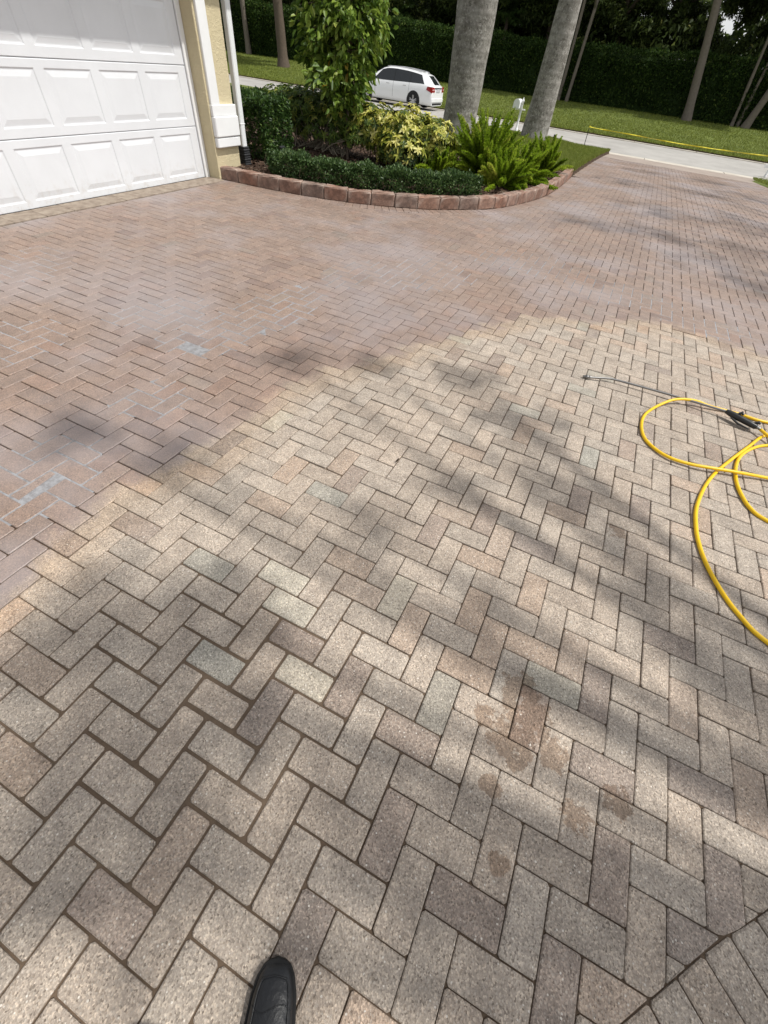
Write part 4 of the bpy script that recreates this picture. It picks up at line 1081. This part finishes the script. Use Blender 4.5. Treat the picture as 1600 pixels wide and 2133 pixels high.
for x in xs:
    r = car_ring(x); full = [(-a, z) for a, z in r] + [(a, z) for a, z in r[::-1][1:]]; nr = len(full); V += [cpt(x, a, z) for a, z in full]
for i in range(len(xs) - 1):
    for k in range(nr - 1): F.append((i * nr + k, i * nr + k + 1, i * nr + nr + k + 1, i * nr + nr + k))
b.add(V, F, 0, True); b.add(V[:nr], [tuple(range(nr))]); b.add(V[-nr:], [tuple(range(nr))[::-1]])
b.build('body', M_CAR, carE)
def side(x, t, off=.006, s=-1):
    r = car_ring(x); a = r[6]; c = r[7]; hw = a[0] + (c[0] - a[0]) * t; z = a[1] + (c[1] - a[1]) * t; return cpt(x, s * (hw + off), z + off * .3)
def pane(xa, xb, ta=.03, tb=.97, cut0=0.0, cut1=0.0, s=-1):
    m = MB(); n = 8; V = []
    for i in range(n + 1):
        x0 = xa + (xb - xa) * i / n; xt0 = xa + cut0 + (xb - cut1 - xa - cut0) * i / n; V += [side(x0, ta, s=s), side((x0 + xt0) / 2, (ta + tb) / 2, s=s), side(xt0, tb, s=s)]
    F = []
    for i in range(n): F += [(3 * i, 3 * i + 3, 3 * i + 4, 3 * i + 1), (3 * i + 1, 3 * i + 4, 3 * i + 5, 3 * i + 2)]
    m.add(V, F, 0, True); return m
for s in (-1, 1):
    for (xa, xb, c0, c1) in ((.52, 1.325, .28, 0.0), (1.345, 2.275, 0, 0), (2.30, 3.66, 0, .60)):
        pane(xa, xb, cut0=c0, cut1=c1, s=s).build('side_window', M_GLASS, carE)
    m_ = pane(.50, 3.69, .015, .985, .27, .60, s); m_.v = [(v[0], v[1] - s * .0035, v[2]) for v in m_.v]; m_.build('window_surround', M_DARK, carE)
# rear glass, lights, plate, trim
def back(y, z, off=.004):
    xs_ = np.linspace(0, .7, 120); best = 0
    for x in xs_:
        r = car_ring(float(x)); zt = r[-1][1] - (.04 if abs(y) > .4 else 0)
        if zt >= z: best = x; break
    return cpt(best - off, y, z)
m = MB(); V = []; n = 8
for i in range(n + 1):
    y = -.60 + 1.2 * i / n
    for z in (1.00, 1.07, 1.15, 1.23, 1.30): V.append(back(y * (1 - (z - 1.0) * .25), z, .012))
m.add(V, [(5 * i + k, 5 * i + 5 + k, 5 * i + 6 + k, 5 * i + 1 + k) for i in range(n) for k in range(4)], 0, True); m.build('rear_window', M_GLASS, carE)
for s in (-1, 1):
    m = MB(); m.add([cpt(-.012, s * .52, .74), cpt(.03, s * .865, .70), cpt(.34, s * .908, .80), cpt(.30, s * .890, .92), cpt(.03, s * .868, .93), cpt(-.004, s * .56, .90)], [(0, 1, 4, 5), (1, 2, 3, 4)]); tl = m.build('tail_light', M_RED, carE)
    sol = tl.modifiers.new('thickness', 'SOLIDIFY'); sol.thickness = .03; sol.offset = 0
    m = MB(); m.add([cpt(-.03, s * .60, .80), cpt(-.002, s * .84, .79), cpt(.0, s * .84, .84), cpt(-.028, s * .60, .85)], [(0, 1, 2, 3)]); m.build('reversing_lens', M_CLEAR, tl)
m = MB(); m.box(cpt(-.01, 0, .79), (.02, .52, .12), .004); m.build('number_plate', M_PLATE, carE)
m = MB(); m.box(cpt(-.005, 0, .885), (.03, 1.0, .03), .004); m.build('tailgate_strip', M_DARK, carE)
m = MB(); m.box(cpt(.02, 0, .42), (.10, 1.66, .20), .04); m.build('rear_bumper', M_CAR, carE)
m = MB(); m.box(cpt(.05, 0, .27), (.12, 1.4, .10), .02); m.build('bumper_valance', M_DARK, carE)
for s in (-1, 1):
    m = MB(); m.tube([cpt(x, s * .55, car_ring(x)[8][1] + .035) for x in np.linspace(.85, 2.85, 12)], .013, 6); m.build('roof_rail', M_DARK if False else M_RIM, carE)
    m = MB(); m.box(cpt(3.42, s * 1.0, 1.0), (.12, .18, .13), .04); m.build('mirror', M_CAR, carE)
    for x in (1.62, 2.62):
        m = MB(); m.box(cpt(x, s * .925, .845), (.20, .03, .028), .008); m.build('door_handle', M_RIM, carE)
    for x in (1.36, 2.30, 3.38):                                                                                  # door gaps
        r = car_ring(x); m = MB()
        pts = [cpt(x, s * (a + .002), z) for a, z in r[2:7]]; q = [cpt(x + .010, s * (a + .002), z) for a, z in r[2:7]]
        m.add(pts + q, [(i, i + 1, 6 + i, 5 + i) for i in range(4)]); m.build('door_gap', M_DARK, carE)
    m = MB(); m.add([cpt(x, s * (car_ring(x)[5][0] + .004), .775 + dz) for x in np.linspace(.9, 3.6, 12) for dz in (0, .008)], [(2 * i, 2 * i + 2, 2 * i + 3, 2 * i + 1) for i in range(11)]); m.build('body_crease', M_PLATE, carE)
    for x in (1.05, 3.93):
        hw = car_ring(x)[3][0]; m = MB(); yc = s * (hw + .003)
        arch = [cpt(x, yc, .325)] + [cpt(x + .385 * math.cos(a), s * (np.interp(.325 + .385 * math.sin(a), [.2, .36, .56, .72], [hw * .95, hw * .985, hw, hw]) + .004), .325 + .385 * math.sin(a)) for a in np.linspace(-.25, math.pi + .25, 20)]
        m.add(arch, [(0, i, i + 1) for i in range(1, 20)]); m.build('arch_shade_disc', M_DARK, carE)  # flat dark disc paints the shaded arch hollow; nothing is cut out
        wh = m = MB(); m.lathe([(.20, -.11), (.30, -.11), (.322, -.08), (.325, 0), (.322, .08), (.30, .11), (.225, .11)], cpt(x, s * (hw - .10), .325), 24, axis='Y'); w_o = m.build('wheel', M_TYRE, carE)
        m = MB(); yo = s * (hw + .008)
        m.lathe([(.235, 0), (.225, -.012 * s), (.21, -.012 * s)], cpt(x, yo, .325), 24, axis='Y')
        for k in range(5):
            for dk in (-.16, .16):
                a = 2 * math.pi * k / 5 + .3; p0 = cpt(x + .045 * math.cos(a + dk), yo - s * .02, .325 + .045 * math.sin(a + dk)); p1 = cpt(x + .215 * math.cos(a + dk * .9), yo - s * .006, .325 + .215 * math.sin(a + dk * .9)); m.tube([p0, p1], [.020, .017], 5)
        m.lathe([(.0, .0), (.05, -.004 * s), (.055, -.03 * s)], cpt(x, yo, .325), 14, axis='Y'); m.build('rim', M_RIM, w_o)
m = MB(); V = []; n = 6
for i in range(n + 1):
    y = -.60 + 1.2 * i / n
    for x, z in ((3.72, 1.065), (3.42, 1.235), (3.10, 1.405)): V.append(cpt(x + .01, y * (1 if x > 3.3 else .93), z + .012 - .02 * abs(y)))
m.add(V, [(3 * i + k, 3 * i + 3 + k, 3 * i + 4 + k, 3 * i + 1 + k) for i in range(n) for k in range(2)], 0, True); m.build('windscreen', M_GLASS, carE)
m = MB(); m.add([cpt(.72, -.02, 1.36), cpt(.92, -.02, 1.39), cpt(.74, 0, 1.44), cpt(.72, .02, 1.36), cpt(.92, .02, 1.39)], [(0, 1, 2), (3, 2, 4), (0, 2, 3)]); m.build('antenna_fin', M_CAR, carE)

# ------------------------------------------------------------------ tall clipped hedge across the street
M_HEDGE = leafmat('tall_hedge_leaf', [(0, (.018, .038, .009)), (.5, (.040, .078, .015)), (.85, (.090, .140, .028)), (1, (.16, .20, .05))], .55, .35, .25)
hg = tag(empty('tall_hedge', (-10, 45, .2)), 'long tall dark clipped hedge across the street', 'hedge')
def hedge_face(n):
    x = rng.uniform(-44, 14, n); a = rng.random(n); top = a > .80
    ztop = 3.06 + .05 * np.sin(x * .8) + .10 * np.sin(x * .31 + 1) + .06 * np.sin(x * 2.3) + np.clip((-x - 18) * .012, 0, .4)
    zb = .20
    v = rng.random(n) ** .85
    y = np.where(top, 44.6 + rng.random(n) * 1.8, 44.5 + .18 * np.sin(x * 1.3 + v * 4) * np.sin(v * 5 + x * .7) + .1 * np.sin(x * 3.7) + .10 * rng.normal(0, 1, n))
    z = np.where(top, ztop + rng.normal(0, .06, n), zb + (ztop - zb) * v)
    O = np.where(top[:, None], np.array([0, -.2, 1.0]), np.array([0, -1.0, .2]))
    return np.stack([x, y, z], 1), O
P, O = hedge_face(62000)
D = O * .5 + rng.normal(0, .7, P.shape) + np.array([0, 0, -.1])
V, F = leaf_mesh(P, D, rng.uniform(.10, .19, len(P)), rng.uniform(.06, .11, len(P)), droop=.25, simple_=True)
link('foliage', np_mesh('foliage', V, F, M_HEDGE, tones(len(P), .42, .24, 1)), hg)
b = MB(); b.box((-15, 45.9, 1.45), (58, 2.4, 2.75), .2)  # solid dark-toned box added inside the hedge as an occluder
me = b.mesh('occluder_core', M_HEDGE); at = me.attributes.new('tone', 'FLOAT', 'FACE'); at.data.foreach_set('value', np.full(len(me.polygons), .2, np.float32)); link('occluder_core', me, hg)

# ------------------------------------------------------------------ trees on the far lawn and the wood behind the hedge
M_PINE = leafmat('wood_leaf', [(0, (.022, .036, .010)), (.5, (.060, .088, .022)), (.85, (.135, .165, .04)), (1, (.26, .26, .08))], .5, .4, .3)
def clump_mesh(name, n, rad, seed, leaf=(.22, .42), gaps=.35):
    r = np.random.default_rng(seed); cs = r.normal(0, .5, (46, 3)) * np.array(rad); cs = cs[np.linalg.norm(cs / np.array(rad), axis=1) < 1.05]; sr = r.uniform(.16, .34, len(cs)) * max(rad)
    k = r.integers(0, len(cs), n); P = cs[k] + unit(r.normal(0, 1, (n, 3))) * (sr[k] * r.random(n) ** .45)[:, None] * np.array([1, 1, .7])
    D = r.normal(0, 1, (n, 3)) + np.array([0, 0, -.5]); V, F = leaf_mesh(P, D, r.uniform(*leaf, n), r.uniform(leaf[0] * .25, leaf[1] * .35, n), None, .15, .3, True)
    base = np.clip(r.normal(.45, .18, len(cs)), 0, 1); return np_mesh(name, V, F, M_PINE, np.clip(base[k] + r.normal(0, .15, n), 0, 1))
CROWNS = [clump_mesh('wood_crown', 9000, (3.2, 3.0, 2.6), s) for s in (11, 12, 13)]
def trunk_mesh(H, r0, r1, lean, seed, bend=.25):
    rs_ = random.Random(seed); pts = []; m = 12
    for i in range(m + 1):
        s = i / m; pts.append((lean[0] * s + bend * math.sin(s * 4 + seed) * s * .5, lean[1] * s, H * s - .15))
    b = MB(); b.tube(pts, [r0 * (1.35 if i == 0 else 1) + (r1 - r0) * i / m + rs_.uniform(-.012, .012) for i in range(m + 1)], 10); return b, pts
def tree(name, label, base, H, r0, r1, lean, crowns, seed, mat=M_GBARK, group=None, limbs=4):
    o = tag(empty(name, base), label, 'tree', group); b, pts = trunk_mesh(H, r0, r1, lean, seed); rs_ = random.Random(seed)
    for i in range(limbs):
        k = rs_.randint(6, 11); p = Vector(pts[k]); a = rs_.uniform(0, 6.28); b.tube([p, p + Vector((math.cos(a), math.sin(a), .6)) * 1.2, p + Vector((math.cos(a) * 2.6, math.sin(a) * 2.6, 1.3))], [r1 * 1.1, r1 * .7, r1 * .3], 6, cap=False)
    b.build('trunk', mat, o, (0, 0, 0))
    for (dx, dy, dz, sc, ci) in crowns:
        c = link('crown', CROWNS[ci], o, (dx, dy, dz)); c.scale = (sc, sc, sc * .85); c.rotation_euler = (0, 0, rs_.uniform(0, 6.28))
    return o
tree('pine_tree', 'slender grey trunk leaning left in front of the hedge, right of centre', (1.55, 43.6, .2), 11, .27, .15, (-2.6, 0), [(-2.6, 0, 11, 1.1, 0), (-1.6, 1, 9.5, .7, 1)], 21)
tree('slim_tree', 'thin pale trunk, leftmost of the three at the right edge', (4.40, 44.3, .2), 8.5, .10, .07, (-.9, 0), [(-.9, 0, 8.6, .7, 1)], 22, M_GBARK)
tree('slim_tree', 'thin pale trunk, middle one of the three at the right edge', (4.72, 44.4, .2), 8.8, .10, .07, (-.2, 0), [(-.2, .5, 8.8, .7, 2)], 23, M_GBARK)
tree('leaning_tree', 'thicker grey trunk leaning right at the right edge', (5.15, 44.2, .2), 8.0, .24, .14, (1.4, 0), [(1.4, 0, 8.0, .9, 0)], 24)
tree('slim_tree', 'thin straight trunk on the far lawn right beside the house edge', (-35.4, 44.2, .2), 10, .22, .14, (-.6, 0), [(-.6, 0, 9.5, 1.2, 1)], 25)
tree('broad_tree', 'thick forked brown trunk standing on the far lawn left of the small tree', (-28.2, 39.3, .0), 8.5, .40, .22, (-.6, 0), [(-.6, 0, 8.2, 1.25, 2), (-3, 1, 7.5, 1.0, 0)], 26, M_BARK)
tree('slim_tree', 'left one of two thin stems in front of the hedge behind the leaning palm', (-7.38, 44.2, .25), 9, .11, .08, (-.1, 0), [(-.1, 1.0, 9, .7, 0)], 27)
tree('slim_tree', 'right one of two thin stems in front of the hedge behind the leaning palm', (-6.78, 44.2, .25), 9, .12, .08, (.3, 0), [(.3, 1.0, 9, .7, 2)], 28)
tree('slim_tree', 'bare thin trunk rising from the lawn just left of the thick forked one', (-39.5, 43.5, .2), 10, .16, .10, (.3, 0), [(.3, 0, 9.6, 1.1, 0)], 29)
rw = random.Random(5)
wood = []
for i, (x, y) in enumerate([(-46, 52), (-41, 49.5), (-36.5, 53), (-32, 49), (-28, 52), (-23.5, 49), (-20, 53.5), (-16.5, 49.2), (-13, 52), (-10, 49.4), (-7.4, 53), (-4.8, 50), (-2.0, 54), (4.6, 52), (7.5, 49.5), (10.5, 53), (14, 50), (18, 53), (-50, 48), (22, 50), (-18, 58), (-9, 59), (-27, 59), (-37, 60), (9, 59)]):
    H = rw.uniform(7.5, 10.5); cr = [(rw.uniform(-1, 1), rw.uniform(-1, 1), H, 1.15, i % 3), (rw.uniform(-2, 2), rw.uniform(-1.5, 1.5), H - 2.6, .95, (i + 1) % 3)]
    if not (0 < x < 5): cr.append((rw.uniform(-1.5, 1.5), rw.uniform(-1, 1), 4.4, .8, (i + 2) % 3))
    tree('wood_tree', 'dark trunk and shaded foliage of the wood behind the hedge', (x, y, .4), H, rw.uniform(.16, .30), .12, (rw.uniform(-1.2, 1.2), rw.uniform(-.5, .5)), cr, 40 + i, M_BARK, 'trees of the wood behind the hedge', 3)
# undergrowth of the wood: one mass that nobody could count
n = 60000; x = rng.uniform(-62, 30, n); y = 48 + 10 * rng.random(n); top = 4.6 + 1.6 * np.sin(x * .23) + .9 * np.sin(x * .61 + 2) + .5 * np.sin(x * 1.7)
hole = np.exp(-((x - (1.6 + (y - 55) * .03)) / 1.0) ** 2); top = np.maximum(top, 4.9 * (1 - hole)) - 1.5 * hole
z = .3 + (top - .3) * rng.random(n) ** .75
P = np.stack([x, y + .6 * np.sin(z * 2 + x), z], 1)
V, F = leaf_mesh(P, rng.normal(0, 1, (n, 3)) + np.array([0, -.3, -.6]), rng.uniform(.25, .55, n), rng.uniform(.10, .22, n), None, .15, .3, True)
tag(link('undergrowth', np_mesh('undergrowth', V, F, M_PINE, tones(n, .40, .2, 1))), 'dense dark undergrowth of the wood above the hedge', 'undergrowth', kind='stuff')
n = 26000; x = rng.uniform(-90, 60, n); y = 62 + 8 * rng.random(n); top = 7.5 + 1.5 * np.sin(x * .21) + 1.2 * np.sin(x * .47 + 1) - 4.6 * np.exp(-((x - 2.1) / 1.5) ** 2)
z = .3 + (top - .3) * rng.random(n) ** .8; P = np.stack([x, y, z], 1)
V, F = leaf_mesh(P, rng.normal(0, 1, (n, 3)), rng.uniform(.6, 1.1, n), rng.uniform(.35, .6, n), None, .15, .3, True)
tag(link('far_wood', np_mesh('far_wood', V, F, M_PINE, tones(n, .35, .2, 1))), 'dark depth of the wood farther back', 'wood', kind='stuff')
# fan palms at the wood's edge
FAN = frond_set(22, 1.5, 9, (-.5, 1.0), .55, .05, 16)
for (x, y, h, lb) in ((-22.6, 48.0, 3.6, 'fan palm with hanging fronds above the hedge left of the thick palm'), (-13.4, 47.8, 3.9, 'fan palm with drooping fronds above the hedge between the two palms')):
    o = tag(empty('fan_palm', (x, y, .3)), lb, 'palm tree'); b = MB(); b.tube([(0, 0, 0), (.05, 0, h * .5), (0, 0, h)], [.16, .13, .12], 9); b.build('trunk', M_BARK, o, (0, 0, 0)); link('crown', FAN, o, (0, 0, h))

# ------------------------------------------------------------------ trees on the right of the driveway (their shade falls into the picture)
SHADE = [clump_mesh('shade_crown', 1700, (1.0, 1.0, .7), sd_, (.07, .17)) for sd_ in (31, 32)]
THIN = [clump_mesh('thin_crown', 800, (1.0, 1.0, .7), sd_, (.07, .17)) for sd_ in (33, 34)]
KX, KY = SUNDIR.x / SUNDIR.z, SUNDIR.y / SUNDIR.z
def shade_tree(label, base, H, shade, seed, cm=SHADE):
    """shade: (ground x, ground y, height, size) of the leaf clumps, told by the shade they throw"""
    o = tag(empty('shade_tree', base), label, 'tree'); b, pts = trunk_mesh(H, .17, .09, (0, 0), seed); rs_ = random.Random(seed)
    cl = [(gx_ + KX * h - base[0], gy_ + KY * h - base[1], h - base[2], sc) for gx_, gy_, h, sc in shade]
    for (dx, dy, dz, sc) in cl: b.tube([(0, 0, H * .55), (dx * .5, dy * .5, H * .55 + (dz - H * .55) * .6), (dx, dy, dz)], [.06, .04, .015], 6, cap=False)
    b.build('trunk', M_GBARK, o, (0, 0, 0))
    for i, (dx, dy, dz, sc) in enumerate(cl):
        c = link('crown', cm[i % 2], o, (dx, dy, dz)); c.scale = (sc, sc, sc); c.rotation_euler = (0, 0, rs_.uniform(0, 6.28))
shade_tree('shade tree right of the driveway, outside the picture', (5.2, 1.2, 0), 7.0,
    [(-.62, -.10, 5.0, .42), (-.95, .25, 5.4, .42), (-.45, .15, 5.2, .24), (-.80, -.22, 5.2, .30), (-1.15, .15, 5.6, .34), (-.42, -.24, 5.0, .20), (-.72, .45, 5.5, .26),
     (-.12, .12, 5.0, .15), (.08, .10, 5.0, .16), (.26, .05, 5.0, .17), (.42, -.02, 5.0, .18), (-.02, -.20, 5.0, .14), (.72, 1.42, 6.0, .17), (.88, 1.24, 6.0, .18), (1.05, 1.08, 6.0, .18), (1.22, .95, 6.0, .18),
     (.35, 1.85, 6.5, .30), (-.05, 2.35, 6.8, .34), (-.50, 2.70, 6.8, .28), (.62, 1.62, 6.3, .20), (-.25, 1.60, 6.6, .20), (-.50, 1.15, 6.6, .22), (.15, 1.0, 6.4, .16), (-1.68, 2.20, 7.4, .24), (-2.18, .95, 7.6, .26), (-1.6, 1.05, 7.2, .22), (-1.15, 2.45, 7.4, .20)], 51)
shade_tree('broad shade tree farther along the right of the driveway, outside the picture', (8.6, 10.6, 0), 10.5,
    [(1.6, 7.3, 11.2, .85), (.7, 8.6, 11.0, .8), (-.4, 8.3, 11.4, .6), (2.2, 8.6, 11.4, .9), (.7, 10.6, 11.0, .9), (2.2, 10.9, 11.6, 1.0), (-.1, 13.8, 11.3, .8), (1.5, 14.4, 11.8, .9), (2.8, 15.5, 11.5, .9), (2.0, 6.6, 10.6, .5), (.2, 17.4, 11.5, .7), (2.0, 17.8, 11.5, .9)], 52, THIN)

# ------------------------------------------------------------------ pressure-washer lance and hose
M_STEEL = simple('steel_tube', (.22, .215, .21), .36, .5, .9, var=.2, scale=40)
M_BLACK = simple('black_grip', (.014, .014, .015), .42, .5)
M_HOSE = simple('yellow_hose', (.80, .50, .006), .38, .45, var=.08, scale=30, bump=.05, bscale=300)
M_BRASS = simple('brass_fitting', (.55, .42, .2), .3, .5, .85)
lz = .016
ln = tag(empty('spray_lance', (.75, 3.25, 0)), 'steel pressure-washer lance with black trigger grip lying on dry pavers', 'lance')
b = MB(); b.tube(catmull([(.265, 3.236, lz), (.32, 3.258, lz + .004), (.39, 3.285, lz + .010), (.477, 3.298, lz + .012), (.848, 3.300, lz + .020), (1.195, 3.272, lz + .034)], .03), .0076, 10); b.build('tube', M_STEEL, ln)
b = MB(); dv = Vector((-.055, -.018, 0)); p0 = Vector((.272, 3.240, lz)); b.tube([p0, p0 + dv * .3, p0 + dv * .32, p0 + dv * .62, p0 + dv * .66, p0 + dv * .9, p0 + dv], [.011, .011, .014, .014, .010, .010, .007], 10); b.build('nozzle', M_STEEL, ln)
b = MB(); g0 = Vector((1.185, 3.273, .050)); g1 = Vector((1.372, 3.196, .040)); gd = (g1 - g0).normalized(); gs = Vector((-gd.y, gd.x, 0))
b.tube([g0 - gd * .005, g0 + gd * .012, g0 + gd * .030, g0 + gd * .06, g0 + gd * .10, g0 + gd * .15, g0 + gd * .195, g0 + gd * .203], [.013, .017, .019, .022, .020, .019, .018, .012], 12); grip = b.build('grip', M_BLACK, ln)
b = MB(); b.tube([g0 + gd * .065 + Vector((0, 0, .018)), g0 + gd * .078 + Vector((0, 0, .034)) + gs * .010, g0 + gd * .095 + Vector((0, 0, .026)) + gs * .006], [.008, .012, .006], 8); b.build('hanger_knob', M_BLACK, grip)
b = MB(); b.tube([g0 + gd * .045 - gs * .022 + Vector((0, 0, -.012)), g0 + gd * .10 - gs * .036 + Vector((0, 0, -.020)), g0 + gd * .175 - gs * .028 + Vector((0, 0, -.022))], [.006, .007, .005], 8); b.build('trigger', M_BLACK, grip)
b = MB(); b.tube([g0 + gd * .175 + Vector((0, 0, .016)), g0 + gd * .192 + Vector((0, 0, .028)) + gs * .008, g0 + gd * .205 + Vector((0, 0, .026)) + gs * .010], [.007, .011, .008], 8); b.build('rear_hook', M_BLACK, grip)
b = MB(); b.tube([g1 - gd * .012, g1 + gd * .006, g1 + gd * .008, g1 + gd * .022], [.012, .012, .009, .009], 10); b.build('coupling', M_STEEL, ln)
hz = .0098
A_ = [(g1 + gd * .02).to_tuple(), (1.40, 3.182, .036), (1.452, 3.118, .034), (1.60, 2.98, .02), (1.9, 2.9, hz), (2.25, 3.15, hz), (2.2, 3.55, hz), (1.85, 3.52, hz)]
B_ = [(1.483, 3.383, hz), (1.299, 3.381, hz), (1.107, 3.339, hz + .012), (.978, 3.308, hz + .032), (.848, 3.236, hz + .030), (.738, 3.104, hz), (.671, 2.936, hz), (.662, 2.778, hz), (.692, 2.650, hz), (.767, 2.560, hz + .004), (.85, 2.521, hz + .008), (.959, 2.520, hz + .014), (1.066, 2.540, hz + .022), (1.20, 2.582, hz + .022), (1.389, 2.652, hz + .010)]
X1 = [(1.75, 2.75, hz), (2.05, 2.5, hz), (1.95, 2.2, hz), (1.62, 2.16, hz)]
D_ = [(1.337, 2.246, hz), (1.261, 2.302, hz), (1.223, 2.406, hz), (1.207, 2.533, hz), (1.22, 2.688, hz), (1.263, 2.831, hz), (1.346, 2.967, hz), (1.442, 3.061, hz)]
X2 = [(1.62, 3.15, hz + .02), (1.86, 3.20, hz), (1.95, 3.40, hz + .02), (1.72, 3.42, hz)]
C_ = [(1.46, 3.206, hz), (1.318, 2.966, hz), (1.185, 2.718, hz), (1.093, 2.533, hz), (1.026, 2.352, hz), (.979, 2.151, hz), (.97, 2.008, hz), (.977, 1.885, hz), (1.005, 1.751, hz), (1.059, 1.615, hz), (1.129, 1.504, hz), (1.23, 1.416, hz), (1.5, 1.30, hz + .02), (2.2, 1.6, .09), (3.5, 2.6, .09)]
b = MB(); b.tube(catmull(A_ + B_ + X1 + D_ + X2 + C_, .02), .0098, 10); tag(b.build('pressure_hose', M_HOSE), 'yellow pressure hose looped on the pavers at the right edge', 'hose')

# ------------------------------------------------------------------ the person's shoe at the bottom edge
M_LEATHER = simple('black_leather', (.010, .011, .013), .42, .5, var=.3, scale=24, bump=.18, bscale=90)
M_SOLE = simple('black_sole', (.012, .012, .012), .75, .3)
M_CLOTH = simple('dark_trouser_cloth', (.018, .019, .024), .9, .2, bump=.3, bscale=300)
TOE = Vector((-.046, -.190, 0)); HD = Vector((-.43, .903, 0)).normalized(); SD = Vector((HD.y, -HD.x, 0))
per = tag(empty('person', (TOE - HD * .2)[:]), 'person standing at the bottom edge, only the tip of one black shoe in view', 'person')
OUT = [(0, .0), (.003, .018), (.010, .029), (.028, .041), (.06, .050), (.10, .054), (.14, .050), (.19, .038), (.24, .037), (.27, .033), (.287, .018), (.29, 0)]
def shoe_ring(grow): 
    o = np.array(OUT); l = [(s, w + grow * (1 if 0 < i < len(OUT) - 1 else 0)) for i, (s, w) in enumerate(OUT)]; return l
def sp(s, w, z): q = TOE - HD * s + SD * w; return (q.x, q.y, z + .001)
m = MB(); lay = [(.000, -.004), (.004, .003), (.018, .003), (.021, .0005)]; V = []; k = None
for z, g in lay:
    l = shoe_ring(g); ring = [sp(s - (g if i == 0 else 0), w, z) for i, (s, w) in enumerate(l)] + [sp(s, -w, z) for s, w in l[::-1][1:-1]]; k = len(ring); V += ring
m.add(V, [(r * k + i, r * k + (i + 1) % k, r * k + k + (i + 1) % k, r * k + k + i) for r in range(3) for i in range(k)] + [tuple(range(k))[::-1], tuple(range(3 * k, 4 * k))], 0, False); m.build('sole', M_SOLE, per)
m = MB(); V = []; ns = 26; nc = 13
for i in range(ns):
    s = .004 + (i / (ns - 1)) ** 1.15 * .28; w = float(np.interp(s, [a for a, _ in OUT], [c for _, c in OUT])) - .0025; hgt = float(np.interp(s, [0, .006, .02, .05, .09, .13, .17, .21, .26, .285], [.006, .020, .034, .043, .050, .060, .074, .088, .092, .088]))
    for j in range(nc):
        a = math.pi * j / (nc - 1); V.append(sp(s, w * math.cos(a) * (1 - .10 * math.sin(a)), .019 + (hgt - .019 + .0) * max(0, math.sin(a)) ** .62 if s > .0 else .019))
m.add(V, [(i * nc + j, i * nc + j + 1, i * nc + nc + j + 1, i * nc + nc + j) for i in range(ns - 1) for j in range(nc - 1)], 0, True); up_ = m.build('shoe_upper', M_LEATHER, per)
def upper_pt(s, a, lift=.0012):
    w = float(np.interp(s, [q for q, _ in OUT], [c for _, c in OUT])) - .0025; hgt = float(np.interp(s, [0, .006, .02, .05, .09, .13, .17, .21, .26, .285], [.006, .020, .034, .043, .050, .060, .074, .088, .092, .088]))
    return sp(s, w * math.cos(a) * (1 - .10 * math.sin(a)), .019 + (hgt - .019) * max(0, math.sin(a)) ** .62 + lift)
m = MB(); pts = [upper_pt(.026 + .17 * max(0, abs(q) - .42) ** 1.15 + .012 * abs(q), math.pi / 2 - math.copysign(min(1.0, (abs(q) / .5) ** .9) * .98, q)) for q in np.linspace(-1, 1, 44)]; m.tube(pts, .0018, 5, cap=False); m.build('toe_seam', M_LEATHER, up_)
m = MB(); pts = [upper_pt(.075 + .006 * math.cos(3 * a), a, .0004) for a in np.linspace(.3, math.pi - .3, 24)]; m.tube(pts, .0012, 5, cap=False); m.build('crease', M_LEATHER, up_)
m = MB(); ank = TOE - HD * .215; m.tube([ank + Vector((0, 0, .07)), ank + Vector((0, 0, .2)) - HD * .01, ank + Vector((0, 0, .5)) - HD * .02], [.066, .068, .078], 18); m.build('trouser_leg', M_CLOTH, per)
